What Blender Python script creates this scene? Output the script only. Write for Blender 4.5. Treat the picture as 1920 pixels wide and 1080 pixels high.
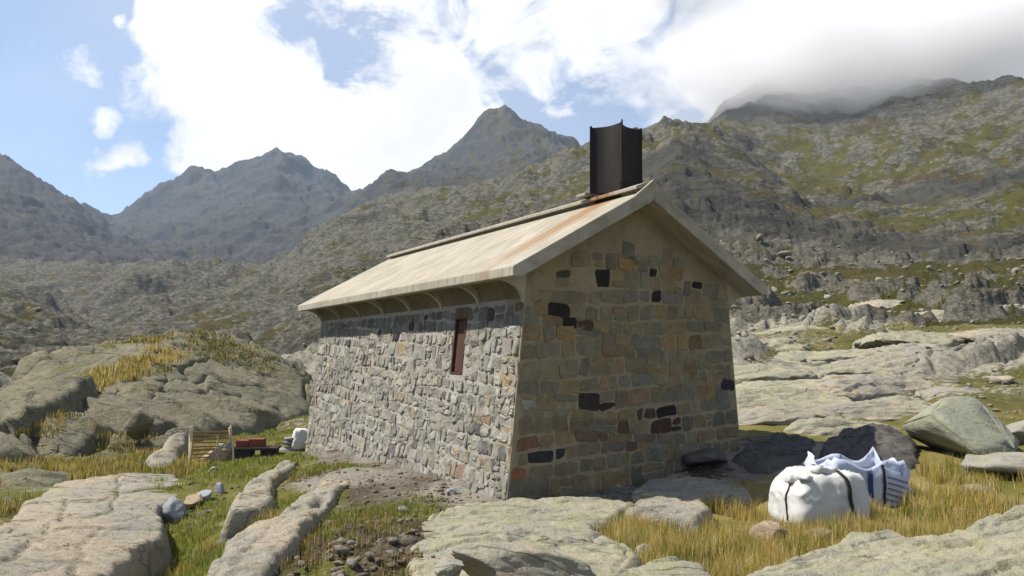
import bpy, math, random
import numpy as np
from mathutils import Matrix, Vector

sc = bpy.context.scene
for o in list(bpy.data.objects):
    bpy.data.objects.remove(o)
COL = sc.collection
R = math.radians

# ------------------------------------------------------------------ camera
F_PX, PITCH, ROLL, EYE = 1447.5, 0.0918, 0.0093, 1.7122
cam = bpy.data.cameras.new('camera')
cam.sensor_width = 36.0
cam.lens = 36.0 * F_PX / 1920.0
cam.clip_start, cam.clip_end = 0.1, 20000
camo = bpy.data.objects.new('camera', cam)
camo.matrix_world = (Matrix.Translation((0, 0, EYE)) @ Matrix.Rotation(math.pi / 2 + PITCH, 4, 'X')
                     @ Matrix.Rotation(ROLL, 4, 'Z'))
COL.objects.link(camo)
sc.camera = camo

# ------------------------------------------------------------------ light
SUN_AZ, SUN_EL = R(-89), R(53)
sun = bpy.data.lights.new('sun', 'SUN')
sun.energy, sun.angle, sun.color = 4.6, R(0.5), (1.0, 0.93, 0.82)
suno = bpy.data.objects.new('sun', sun)
sd = Vector((math.sin(SUN_AZ) * math.cos(SUN_EL), math.cos(SUN_AZ) * math.cos(SUN_EL), math.sin(SUN_EL)))
suno.rotation_euler = sd.to_track_quat('Z', 'Y').to_euler()
suno.location = sd * 60
COL.objects.link(suno)
vs = sc.view_settings
vs.view_transform, vs.look, vs.exposure, vs.gamma = 'Standard', 'None', 0.82, 1.0
vs.use_curve_mapping = False
sc.cycles.use_denoising = True
sc.cycles.volume_bounces = 5
sc.cycles.max_bounces = 8
sc.cycles.diffuse_bounces = 3
sc.cycles.volume_step_rate = 1.0


def ray(px, py):
    X, Y = px - 960.0, py - 540.0
    c, s = math.cos(ROLL), math.sin(ROLL)
    X, Y = X * c + Y * s, -X * s + Y * c
    r, u = X / F_PX, -Y / F_PX
    return np.array([r, math.cos(PITCH) - u * math.sin(PITCH), math.sin(PITCH) + u * math.cos(PITCH)])


def at(px, py, r):
    """the place seen at pixel (px, py) of the photograph, r metres away along the ground"""
    d = ray(px, py)
    d = d * (r / math.hypot(d[0], d[1]))
    return np.array([d[0], d[1], d[2] + EYE])


ALB = 0.72          # all surfaces a little darker than first guessed, for the exposure above


# ------------------------------------------------------------------ node helper
class NT:
    def __init__(self, tree):
        self.t = tree
        self.n = tree.nodes
        self.n.clear()

    def node(self, typ, **kw):
        nd = self.n.new(typ)
        for k, v in kw.items():
            setattr(nd, k, v)
        return nd

    def link(self, a, b):
        self.t.links.new(a, b)

    def put(self, sock, v):
        if isinstance(v, bpy.types.NodeSocket):
            self.link(v, sock)
        elif v is not None:
            if sock.type == 'RGBA' and hasattr(v, '__len__') and len(v) == 3:
                v = (*v, 1.0)
            sock.default_value = v

    def math(self, op, a, b=None, c=None, clamp=False):
        nd = self.node('ShaderNodeMath', operation=op, use_clamp=clamp)
        self.put(nd.inputs[0], a)
        if b is not None:
            self.put(nd.inputs[1], b)
        if c is not None:
            self.put(nd.inputs[2], c)
        return nd.outputs[0]

    def vmath(self, op, a, b=None):
        nd = self.node('ShaderNodeVectorMath', operation=op)
        self.put(nd.inputs[0], a)
        if b is not None:
            self.put(nd.inputs[3] if op == 'SCALE' else nd.inputs[1], b)
        return nd.outputs['Value'] if op in ('DOT_PRODUCT', 'LENGTH', 'DISTANCE') else nd.outputs[0]

    def mix(self, f, a, b, blend='MIX'):
        nd = self.node('ShaderNodeMix', data_type='RGBA', blend_type=blend)
        self.put(nd.inputs[0], f)
        self.put(nd.inputs[6], a)
        self.put(nd.inputs[7], b)
        return nd.outputs[2]

    def noise(self, vec, scale, detail=5, rough=0.55, dist=0.0, w=None):
        nd = self.node('ShaderNodeTexNoise')
        self.put(nd.inputs['Vector'], vec)
        nd.inputs['Scale'].default_value = scale
        nd.inputs['Detail'].default_value = detail
        nd.inputs['Roughness'].default_value = rough
        nd.inputs['Distortion'].default_value = dist
        return nd.outputs['Fac']

    def noisec(self, vec, scale, detail=4):
        nd = self.node('ShaderNodeTexNoise')
        self.put(nd.inputs['Vector'], vec)
        nd.inputs['Scale'].default_value = scale
        nd.inputs['Detail'].default_value = detail
        return nd.outputs['Color']

    def voro(self, vec, scale, feature='F1', out='Distance', rnd=1.0):
        nd = self.node('ShaderNodeTexVoronoi', feature=feature)
        self.put(nd.inputs['Vector'], vec)
        nd.inputs['Scale'].default_value = scale
        nd.inputs['Randomness'].default_value = rnd
        return nd.outputs[out]

    def ramp(self, f, a, b, lo=0.0, hi=1.0, smooth=True):
        nd = self.node('ShaderNodeMapRange', interpolation_type='SMOOTHSTEP' if smooth else 'LINEAR')
        self.put(nd.inputs[0], f)
        nd.inputs[1].default_value, nd.inputs[2].default_value = a, b
        nd.inputs[3].default_value, nd.inputs[4].default_value = lo, hi
        return nd.outputs[0]

    def coord(self, kind='Object'):
        return self.node('ShaderNodeTexCoord').outputs[kind]

    def scale(self, vec, s, rot=(0, 0, 0)):
        nd = self.node('ShaderNodeMapping')
        self.put(nd.inputs[0], vec)
        nd.inputs['Rotation'].default_value = rot
        nd.inputs['Scale'].default_value = s
        return nd.outputs[0]

    def attr(self, name, out='Fac'):
        return self.node('ShaderNodeAttribute', attribute_name=name).outputs[out]

    def bump(self, h, strength, dist, normal=None):
        nd = self.node('ShaderNodeBump')
        nd.inputs['Strength'].default_value = strength
        nd.inputs['Distance'].default_value = dist
        self.put(nd.inputs['Height'], h)
        if normal is not None:
            self.put(nd.inputs['Normal'], normal)
        return nd.outputs[0]

    def surface(self, color, rough=0.85, normal=None, metallic=0.0, spec=0.25, trans=None):
        b = self.node('ShaderNodeBsdfPrincipled')
        self.put(b.inputs['Base Color'], self.mix(1.0, color, (ALB, ALB, ALB), 'MULTIPLY'))
        self.put(b.inputs['Roughness'], rough)
        self.put(b.inputs['Metallic'], metallic)
        b.inputs['Specular IOR Level'].default_value = spec
        if normal is not None:
            self.put(b.inputs['Normal'], normal)
        o = self.node('ShaderNodeOutputMaterial')
        self.link(b.outputs[0], o.inputs['Surface'])
        return b


def material(name):
    m = bpy.data.materials.new(name)
    m.use_nodes = True
    return m, NT(m.node_tree)


# ------------------------------------------------------------------ sky
world = bpy.data.worlds.new('World')
sc.world = world
world.use_nodes = True
W_ = NT(world.node_tree)


def build_sky():
    t = W_
    sky = t.node('ShaderNodeTexSky', sky_type='NISHITA')
    sky.sun_disc = False
    sky.sun_elevation, sky.sun_rotation = SUN_EL, SUN_AZ % (2 * math.pi)
    sky.altitude, sky.air_density, sky.dust_density, sky.ozone_density = 2200, 1.0, 0.8, 1.0
    d = t.vmath('NORMALIZE', t.coord('Generated'))
    # warped direction for cloud detail; clouds flatten towards the horizon
    n1 = t.noise(d, 3.2, 8, 0.58, 0.3)
    n2 = t.noise(t.scale(d, (1, 1, 1.5), (0.3, 0.1, 0.7)), 9.0, 9, 0.62, 0.5)
    n3 = t.noise(t.scale(d, (1.0, 1.0, 2.2), (0.1, 0.45, 0.2)), 6.0, 7, 0.6, 0.9)
    field = None
    # banks of cloud standing over the peaks: (px, py, angular radius, weight)
    blobs = [(400, 90, .11, .9), (470, 200, .12, 1.0), (560, 290, .12, 1.0), (690, 270, .12, 1.0), (800, 225, .10, 1.0), (330, 30, .075, .8), (310, 170, .06, .7), (900, 250, .07, .8),
             (600, 60, .10, .42), (760, 40, .12, .6), (900, 50, .12, .54), (1040, 90, .11, .44), (1130, 30, .12, .46), (1330, 60, .13, .54), (1480, 40, .20, .9), (1700, 60, .20, .95), (1900, 40, .2, .9),
             (1335, 205, .05, .8), (165, 15, .022, .52), (185, 230, .022, .44), (235, 300, .036, .50), (1240, 200, .06, .42), (60, 80, .05, .3), (100, 130, .05, .28),
             (1700, -250, .35, .9), (2300, 0, .4, .8), (700, -400, .3, .4)]
    dw = t.vmath('ADD', d, t.vmath('SCALE', t.vmath('SUBTRACT', t.noisec(d, 9.0, 6), (0.5, 0.5, 0.5)), 0.16))
    for px, py, rad, w in blobs:
        c = ray(px, py)
        c = c / np.linalg.norm(c)
        dist = t.vmath('DISTANCE', dw, tuple(float(v) for v in c))
        g = t.ramp(dist, rad * 1.35, rad * 0.25, 0.0, w)
        field = g if field is None else t.math('MAXIMUM', field, g)
    # out of view the broken cloud is thinned, to lower the ambient light
    away = t.ramp(t.vmath('DOT_PRODUCT', d, (0.0, 0.97, 0.24)), 0.62, 0.40, 0.0, 1.0)
    base = t.math('MULTIPLY', away, t.ramp(t.noise(d, 1.6, 3, 0.5), 0.52, 0.74, 0.0, 0.7))
    field = t.math('MAXIMUM', field, base)
    det = t.math('ADD', t.math('MULTIPLY', t.math('SUBTRACT', n1, 0.5), 1.3), t.math('MULTIPLY', t.math('SUBTRACT', n2, 0.5), 1.5))
    cov = t.ramp(t.math('ADD', field, det), 0.22, 0.66)
    wisp = t.math('MULTIPLY', t.ramp(n3, 0.46, 0.72), t.ramp(field, 0.02, 0.45, 0.14, 0.85))
    cov = t.math('MAXIMUM', cov, wisp)
    veil = t.ramp(t.noise(d, 2.0, 4, 0.5, 0.4), 0.3, 0.7, 0.08, 0.30)
    cov = t.math('MAXIMUM', cov, veil)
    # cloud body: bright, with greyer thicker parts
    thick = t.ramp(t.math('ADD', t.noise(t.scale(d, (1, 1, 1.3), (0.5, 0.2, 0)), 5.0, 6, 0.55), t.math('MULTIPLY', t.math('SUBTRACT', field, 0.5), 0.10)), 0.46, 0.68)
    east = t.ramp(t.vmath('DOT_PRODUCT', d, (1, 0, 0)), -0.12, 0.35)
    grey = t.math('MULTIPLY', thick, t.math('ADD', 0.35, t.math('MULTIPLY', east, 0.65)))
    body = t.mix(grey, (11.0, 11.0, 11.0), (6.6, 6.7, 7.0))
    blue = t.mix(1.0, sky.outputs[0], (1.5, 1.55, 1.62), 'MULTIPLY')
    col = t.mix(cov, blue, body)
    bg = t.node('ShaderNodeBackground')
    t.link(col, bg.inputs[0])
    bg.inputs[1].default_value = 0.06
    out = t.node('ShaderNodeOutputWorld')
    t.link(bg.outputs[0], out.inputs[0])


build_sky()
world.cycles.sampling_method = 'MANUAL'
world.cycles.sample_map_resolution = 512

# ------------------------------------------------------------------ noise in numpy
_rs = np.random.RandomState(7)
_perm = _rs.permutation(256).astype(np.int32)
_perm = np.concatenate([_perm, _perm])
_g2 = np.stack([np.cos(np.arange(256) * 2.399963), np.sin(np.arange(256) * 2.399963)], 1)
_g3 = _rs.normal(size=(256, 3))
_g3 /= np.linalg.norm(_g3, axis=1, keepdims=True)


def pn2(x, y):
    xi, yi = np.floor(x).astype(np.int32), np.floor(y).astype(np.int32)
    xf, yf = x - xi, y - yi
    xi &= 255
    yi &= 255
    u, v = xf * xf * xf * (xf * (xf * 6 - 15) + 10), yf * yf * yf * (yf * (yf * 6 - 15) + 10)

    def g(ix, iy, fx, fy):
        h = _perm[_perm[(xi + ix) & 255] + ((yi + iy) & 255)]
        gg = _g2[h]
        return gg[..., 0] * fx + gg[..., 1] * fy
    a = g(0, 0, xf, yf) * (1 - u) + g(1, 0, xf - 1, yf) * u
    b = g(0, 1, xf, yf - 1) * (1 - u) + g(1, 1, xf - 1, yf - 1) * u
    return (a * (1 - v) + b * v) * 1.5


def fbm2(x, y, oct=4, gain=0.5, ridge=False):
    a, s, out = 1.0, 1.0, 0.0
    for k in range(oct):
        n = pn2(x * s + 17.3 * k, y * s - 9.1 * k)
        if ridge:
            n = 1 - 2 * np.abs(n)
        out = out + a * n
        a *= gain
        s *= 2.03
    return out


def pn3(p):
    i = np.floor(p).astype(np.int32)
    f = p - i
    i &= 255
    w = f * f * f * (f * (f * 6 - 15) + 10)
    out = 0
    for dx in (0, 1):
        for dy in (0, 1):
            for dz in (0, 1):
                h = _perm[(_perm[(_perm[(i[:, 0] + dx) & 255] + i[:, 1] + dy) & 255] + i[:, 2] + dz) & 255]
                g = _g3[h]
                dd = g[:, 0] * (f[:, 0] - dx) + g[:, 1] * (f[:, 1] - dy) + g[:, 2] * (f[:, 2] - dz)
                out = out + dd * (w[:, 0] if dx else 1 - w[:, 0]) * (w[:, 1] if dy else 1 - w[:, 1]) * (w[:, 2] if dz else 1 - w[:, 2])
    return out * 1.4


def fbm3(p, oct=4, gain=0.5):
    a, s, out = 1.0, 1.0, 0.0
    for k in range(oct):
        out = out + a * pn3(p * s + 11.7 * k)
        a *= gain
        s *= 2.03
    return out


def sstep(x, a, b):
    t = np.clip((x - a) / (b - a), 0, 1)
    return t * t * (3 - 2 * t)


def worley(x, y, seed=0):
    """jointed blocks: value per block, distance to its joint, offset from its centre"""
    xi, yi = np.floor(x).astype(np.int64), np.floor(y).astype(np.int64)
    f1, f2 = np.full(x.shape, 9.0), np.full(x.shape, 9.0)
    vid = np.zeros(x.shape)
    ox, oy = np.zeros(x.shape), np.zeros(x.shape)
    for dx in (-1, 0, 1):
        for dy in (-1, 0, 1):
            h = _perm[(_perm[(xi + dx + seed) & 255] + yi + dy) & 255]
            h2 = _perm[(h + 57) & 255]
            cx, cy = xi + dx + 0.1 + 0.8 * h / 255.0, yi + dy + 0.1 + 0.8 * h2 / 255.0
            d = np.hypot(x - cx, y - cy)
            nw = d < f1
            f2 = np.where(nw, f1, np.minimum(f2, d))
            vid = np.where(nw, _perm[(h2 + 91) & 255] / 255.0, vid)
            ox, oy = np.where(nw, x - cx, ox), np.where(nw, y - cy, oy)
            f1 = np.where(nw, d, f1)
    return vid, f2 - f1, ox, oy


# ------------------------------------------------------------------ object helpers
def mesh_obj(name, verts, faces, mat=None, parent=None, smooth=False, attrs=None):
    me = bpy.data.meshes.new(name)
    if isinstance(faces, np.ndarray):
        nv, nf, k = len(verts), len(faces), faces.shape[1]
        me.vertices.add(nv)
        me.vertices.foreach_set('co', np.asarray(verts, np.float32).ravel())
        me.loops.add(nf * k)
        me.loops.foreach_set('vertex_index', faces.astype(np.int32).ravel())
        me.polygons.add(nf)
        me.polygons.foreach_set('loop_start', np.arange(0, nf * k, k, dtype=np.int32))
        me.update(calc_edges=True)
    else:
        me.from_pydata([tuple(map(float, v)) for v in verts], [], faces)
    if smooth:
        me.polygons.foreach_set('use_smooth', np.ones(len(me.polygons), bool))
    for k, v in (attrs or {}).items():
        v = np.asarray(v, np.float32)
        if v.ndim == 1:
            a = me.attributes.new(k, 'FLOAT', 'POINT')
            a.data.foreach_set('value', v)
        else:
            a = me.attributes.new(k, 'FLOAT_COLOR', 'POINT')
            if v.shape[1] == 3:
                v = np.concatenate([v, np.ones((len(v), 1), np.float32)], 1)
            a.data.foreach_set('color', v.ravel())
    me.update()
    if mat:
        me.materials.append(mat)
    o = bpy.data.objects.new(name, me)
    COL.objects.link(o)
    if parent:
        o.parent = parent
    return o


def tag(o, label=None, cat=None, group=None, kind=None):
    for k, v in (('label', label), ('category', cat), ('group', group), ('kind', kind)):
        if v:
            o[k] = v
    return o


def empty(name, loc=(0, 0, 0), rz=0.0):
    o = bpy.data.objects.new(name, None)
    o.location = loc
    o.rotation_euler = (0, 0, rz)
    COL.objects.link(o)
    return o


class MB:
    """collects shapes into one mesh"""
    def __init__(self):
        self.v, self.f = [], []

    def add(self, verts, faces):
        n = len(self.v)
        self.v += [tuple(map(float, p)) for p in verts]
        self.f += [tuple(i + n for i in f) for f in faces]

    def box(self, x0, x1, y0, y1, z0, z1, M=None):
        vs_ = [(x, y, z) for z in (z0, z1) for y in (y0, y1) for x in (x0, x1)]
        if M is not None:
            vs_ = [tuple(M @ Vector(v)) for v in vs_]
        self.add(vs_, [(0, 2, 3, 1), (4, 5, 7, 6), (0, 1, 5, 4), (2, 6, 7, 3), (0, 4, 6, 2), (1, 3, 7, 5)])

    def prism(self, poly, axis, a, b):
        """poly in the two other axes, extruded along axis from a to b"""
        n = len(poly)

        def put(p, t):
            return (t, p[0], p[1]) if axis == 'x' else (p[0], t, p[1]) if axis == 'y' else (p[0], p[1], t)
        vs_ = [put(p, a) for p in poly] + [put(p, b) for p in poly]
        fs = [tuple(range(n)), tuple(range(2 * n - 1, n - 1, -1))]
        fs += [(i + n, (i + 1) % n + n, (i + 1) % n, i) for i in range(n)]
        self.add(vs_, fs)

    def bar(self, p, q, w, h=None, up=(0, 0, 1)):
        p, q = Vector(p), Vector(q)
        h = h or w
        d = (q - p)
        L = d.length
        d.normalize()
        s = d.cross(Vector(up))
        if s.length < 1e-4:
            s = d.cross(Vector((1, 0, 0)))
        s.normalize()
        u = s.cross(d)
        M = Matrix((s, d, u)).transposed().to_4x4()
        M.translation = p
        self.box(-w / 2, w / 2, 0, L, -h / 2, h / 2, M)

    def build(self, name, mat, parent=None, smooth=False, bevel=0):
        o = mesh_obj(name, self.v, self.f, mat, parent, smooth)
        import bmesh
        bm = bmesh.new()
        bm.from_mesh(o.data)
        bmesh.ops.recalc_face_normals(bm, faces=bm.faces)
        bm.to_mesh(o.data)
        bm.free()
        if bevel:
            md = o.modifiers.new('bevel', 'BEVEL')
            md.width, md.segments, md.limit_method = bevel, 2, 'ANGLE'
        return o


# ------------------------------------------------------------------ materials of the land
def mat_rock(name, base, dark, warm, lichen, lich_amt, scale=1.0, bumpd=0.03, strat=(0.2, 0.1, 0.5), grass=0.0):
    m, t = material(name)
    c = t.coord('Object')
    cs = t.scale(c, (1, 1, 2.6), strat)
    n1 = t.noise(cs, 0.9 * scale, 8, 0.62, 0.4)
    n2 = t.noise(c, 5.0 * scale, 8, 0.65)
    n3 = t.noise(t.scale(c, (0.8, 1.4, 3), strat), 1.6 * scale, 8, 0.66, 0.5)
    n4 = t.noise(c, 26 * scale, 6, 0.7)
    col = t.mix(t.ramp(n1, 0.42, 0.60), base, warm)
    col = t.mix(t.math('MULTIPLY', t.ramp(n3, 0.52, 0.70), 0.75), col, dark)
    col = t.mix(t.math('MULTIPLY', t.ramp(n2, 0.46, 0.66), lich_amt), col, lichen)
    n6 = t.noise(c, 75 * scale, 4, 0.7)
    col = t.mix(t.math('MULTIPLY', t.ramp(n6, 0.54, 0.66), 0.45), col, tuple(v * 0.6 for v in dark))
    col = t.mix(t.math('MULTIPLY', t.ramp(n6, 0.46, 0.34), 0.3), col, tuple(min(1, v * 1.4) for v in base))
    col = t.mix(t.math('MULTIPLY', t.ramp(n4, 0.56, 0.70), 0.5), col, tuple(v * 0.5 for v in dark))
    col = t.mix(t.math('MULTIPLY', t.ramp(n4, 0.42, 0.28), 0.35), col, tuple(min(1, v * 1.35) for v in base))
    n5 = t.noise(t.scale(c, (0.45, 1.5, 1.6), strat), 0.55 * scale, 5, 0.5, 0.25)
    ck = t.ramp(t.math('ABSOLUTE', t.math('SUBTRACT', n5, 0.5)), 0.0, 0.008)
    col = t.mix(t.math('MULTIPLY', t.math('SUBTRACT', 1.0, ck), 0.35), col, tuple(v * 0.4 for v in dark))
    if grass:
        geo = t.node('ShaderNodeNewGeometry')
        up = t.node('ShaderNodeSeparateXYZ')
        t.link(geo.outputs['Normal'], up.inputs[0])
        g = t.math('MULTIPLY', t.ramp(up.outputs[2], 0.8, 0.95), t.ramp(t.noise(c, 0.5 * scale, 6, 0.6), 0.62 - grass * 0.3, 0.70 - grass * 0.3))
        col = t.mix(g, col, t.mix(n2, (0.20, 0.17, 0.04), (0.10, 0.12, 0.03)))
    h = t.math('ADD', t.math('MULTIPLY', n3, 1.2), t.math('ADD', t.math('MULTIPLY', n2, 0.8), t.math('ADD', t.math('MULTIPLY', n4, 0.34), t.math('ADD', t.math('MULTIPLY', n6, 0.10), t.math('MULTIPLY', ck, 0.25)))))
    t.surface(col, 0.9, t.bump(h, 1.0, bumpd * 1.3), spec=0.15)
    return m


M_SLAB = mat_rock('pale slab rock', (0.37, 0.345, 0.29), (0.15, 0.135, 0.11), (0.46, 0.39, 0.29), (0.30, 0.30, 0.17), 0.45, 1.0, 0.045)
M_SLABY = mat_rock('lichened slab rock', (0.36, 0.345, 0.27), (0.18, 0.165, 0.12), (0.44, 0.40, 0.29), (0.38, 0.38, 0.18), 0.6, 1.0, 0.04)
M_DOME = mat_rock('olive dome rock', (0.215, 0.20, 0.145), (0.075, 0.07, 0.052), (0.28, 0.25, 0.175), (0.19, 0.20, 0.095), 0.6, 0.8, 0.08, (0.25, 0.35, 0.4), grass=0.15)
M_BOULD = mat_rock('grey boulder rock', (0.33, 0.32, 0.28), (0.15, 0.145, 0.125), (0.40, 0.36, 0.29), (0.33, 0.35, 0.20), 0.45, 1.6, 0.02)
M_BLUE = mat_rock('blue grey stone', (0.33, 0.35, 0.38), (0.16, 0.17, 0.19), (0.40, 0.41, 0.42), (0.30, 0.31, 0.28), 0.2, 3, 0.012)
M_FIELD = mat_rock('grey field rock', (0.25, 0.237, 0.19), (0.10, 0.095, 0.075), (0.30, 0.27, 0.20), (0.22, 0.22, 0.12), 0.5, 1.5, 0.03)
M_DARKR = mat_rock('dark grey rock', (0.13, 0.122, 0.112), (0.055, 0.052, 0.05), (0.16, 0.145, 0.13), (0.08, 0.08, 0.06), 0.4, 1.2, 0.04)  # darkest of the rock tones
M_CLOD = mat_rock('earthy rubble', (0.20, 0.165, 0.125), (0.08, 0.062, 0.046), (0.27, 0.23, 0.175), (0.16, 0.13, 0.08), 0.4, 4, 0.012)
M_RED = mat_rock('reddish stone', (0.40, 0.30, 0.21), (0.22, 0.15, 0.10), (0.47, 0.36, 0.25), (0.38, 0.35, 0.25), 0.2, 3, 0.012)


def mat_ground():
    m, t = material('meadow and soil')
    c = t.coord('Object')
    g, dirt = t.attr('grass'), t.attr('dirt')
    n1 = t.noise(c, 0.7, 7, 0.6, 0.3)
    n2 = t.noise(c, 4.5, 7, 0.65)
    n3 = t.noise(c, 22, 6, 0.7)
    green = t.mix(t.ramp(n2, 0.35, 0.65), (0.095, 0.115, 0.025), (0.17, 0.155, 0.04))
    dry = t.mix(n2, (0.24, 0.185, 0.06), (0.33, 0.26, 0.10))
    grass = t.mix(t.ramp(t.math('ADD', n1, t.math('MULTIPLY', t.attr('dry'), 0.5)), 0.45, 0.75), green, dry)
    fargrass = t.mix(t.ramp(n1, 0.35, 0.65), (0.085, 0.09, 0.024), (0.17, 0.135, 0.042))
    fargrass = t.mix(t.math('MULTIPLY', t.ramp(n3, 0.48, 0.66), 0.5), fargrass, (0.05, 0.055, 0.02))
    grass = t.mix(t.attr('far'), grass, fargrass)
    soil = t.mix(t.ramp(n3, 0.35, 0.65), (0.06, 0.046, 0.03), (0.15, 0.12, 0.085))
    gravel = t.mix(t.ramp(n3, 0.4, 0.6), (0.22, 0.20, 0.165), (0.38, 0.345, 0.29))
    soil = t.mix(t.math('MULTIPLY', t.attr('gravel'), t.ramp(n1, 0.36, 0.58)), soil, gravel)
    rock = t.mix(t.ramp(n2, 0.35, 0.68), (0.33, 0.31, 0.25), (0.15, 0.14, 0.11))
    gf = t.ramp(t.math('ADD', g, t.math('MULTIPLY', t.math('SUBTRACT', n2, 0.5), 1.1)), 0.38, 0.62)
    col = t.mix(gf, rock, grass)
    df = t.ramp(t.math('ADD', dirt, t.math('MULTIPLY', t.math('SUBTRACT', n2, 0.5), 0.8)), 0.4, 0.6)
    col = t.mix(df, col, soil)
    h = t.math('ADD', n2, t.math('MULTIPLY', n3, 0.45))
    t.surface(col, 0.95, t.bump(h, 1.0, 0.06), spec=0.1)
    return m


def mat_hill():
    m, t = material('rocky hillside')
    c = t.coord('Object')
    g = t.attr('grass')
    n0 = t.noise(c, 0.018, 6, 0.6, 0.4)
    n1 = t.noise(t.scale(c, (1, 1, 2)), 0.10, 9, 0.68, 0.5)
    n2 = t.noise(t.scale(c, (1, 1, 2.5)), 0.55, 8, 0.68, 0.3)
    n3 = t.noise(c, 3.0, 6, 0.7)
    geo = t.node('ShaderNodeNewGeometry')
    up = t.node('ShaderNodeSeparateXYZ')
    t.link(geo.outputs['Normal'], up.inputs[0])
    rock = t.mix(t.ramp(n2, 0.35, 0.65), (0.25, 0.235, 0.185), (0.075, 0.07, 0.054))
    rock = t.mix(t.math('MULTIPLY', t.ramp(n1, 0.46, 0.62), 0.8), rock, (0.085, 0.08, 0.062))
    rock = t.mix(t.math('MULTIPLY', t.ramp(n3, 0.52, 0.68), 0.4), rock, (0.055, 0.055, 0.04))
    rock = t.mix(t.attr('close'), rock, t.mix(t.ramp(n3, 0.38, 0.64), (0.31, 0.29, 0.235), (0.14, 0.13, 0.10)))
    rock = t.mix(t.attr('crag_shade'), rock, t.mix(t.ramp(n1, .4, .65), (0.05, 0.05, 0.045), (0.10, 0.098, 0.085)))  # cliff shade put into the rock colour
    grass = t.mix(t.ramp(n1, 0.35, 0.65), (0.07, 0.07, 0.02), (0.125, 0.10, 0.032))
    grass = t.mix(t.ramp(n0, 0.52, 0.72), grass, (0.115, 0.08, 0.048))
    grass = t.mix(t.attr('meadow'), grass, t.mix(n2, (0.085, 0.092, 0.022), (0.15, 0.13, 0.036)))
    grass = t.mix(t.math('MULTIPLY', t.ramp(n3, 0.48, 0.66), 0.5), grass, (0.055, 0.06, 0.022))
    f = t.math('ADD', g, t.math('ADD', t.math('MULTIPLY', t.math('SUBTRACT', n2, 0.5), 1.3), t.math('MULTIPLY', t.math('SUBTRACT', n1, 0.5), 1.0)))
    f = t.math('ADD', f, t.ramp(up.outputs[2], 0.6, 0.95, -0.35, 0.12))
    f = t.ramp(f, 0.40, 0.60)
    col = t.mix(f, rock, grass)
    h = t.math('ADD', t.math('MULTIPLY', n1, 5.0), t.math('ADD', t.math('MULTIPLY', n2, 1.0), t.math('MULTIPLY', n3, 0.2)))
    t.surface(col, 0.95, t.bump(h, 0.9, 1.0), spec=0.08)
    return m


def mat_peak():
    m, t = material('mountain rock')
    c = t.coord('Object')
    g = t.attr('grass')
    n0 = t.noise(c, 0.004, 6, 0.6, 0.4)
    n1 = t.noise(t.scale(c, (1, 1, 0.45), (0.1, 0.2, 0)), 0.016, 9, 0.68, 0.6)
    n2 = t.noise(t.scale(c, (1, 1, 0.7)), 0.07, 8, 0.7, 0.3)
    rock = t.mix(t.ramp(n1, 0.35, 0.66), (0.078, 0.08, 0.084), (0.034, 0.036, 0.041))  # rock tones darkened to stand in for cloud shadow on the peaks
    rock = t.mix(t.math('MULTIPLY', t.ramp(n2, 0.5, 0.68), 0.55), rock, (0.032, 0.033, 0.037))
    scree = t.mix(n2, (0.08, 0.075, 0.076), (0.105, 0.098, 0.095))
    geo = t.node('ShaderNodeNewGeometry')
    up = t.node('ShaderNodeSeparateXYZ')
    t.link(geo.outputs['Normal'], up.inputs[0])
    rock = t.mix(t.math('MULTIPLY', t.ramp(up.outputs[2], 0.70, 0.88), 0.8), rock, scree)
    grass = t.mix(t.ramp(n1, 0.4, 0.65), (0.07, 0.07, 0.03), (0.10, 0.085, 0.045))
    f = t.ramp(t.math('ADD', g, t.math('ADD', t.math('MULTIPLY', t.math('SUBTRACT', n1, 0.5), 1.2), t.math('MULTIPLY', t.math('SUBTRACT', n2, 0.5), 0.9))), 0.4, 0.6)
    col = t.mix(f, rock, grass)
    h = t.math('ADD', t.math('MULTIPLY', n1, 16.0), t.math('MULTIPLY', n2, 5.0))
    t.surface(col, 0.95, t.bump(h, 0.8, 1.0), spec=0.05)
    return m


M_GROUND, M_HILL, M_PEAK = mat_ground(), mat_hill(), mat_peak()

# ------------------------------------------------------------------ the land: heights read off the photograph at real distances
Z, Y = 'z', 'y'


def near(zs):
    return [(r, Z, z) for r, z in zip((1.0, 3, 5, 7, 9.5), zs)]


def far(s):
    return [(float(b), Y, float(a)) for a, b in (p.split('@') for p in s.split())]


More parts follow.
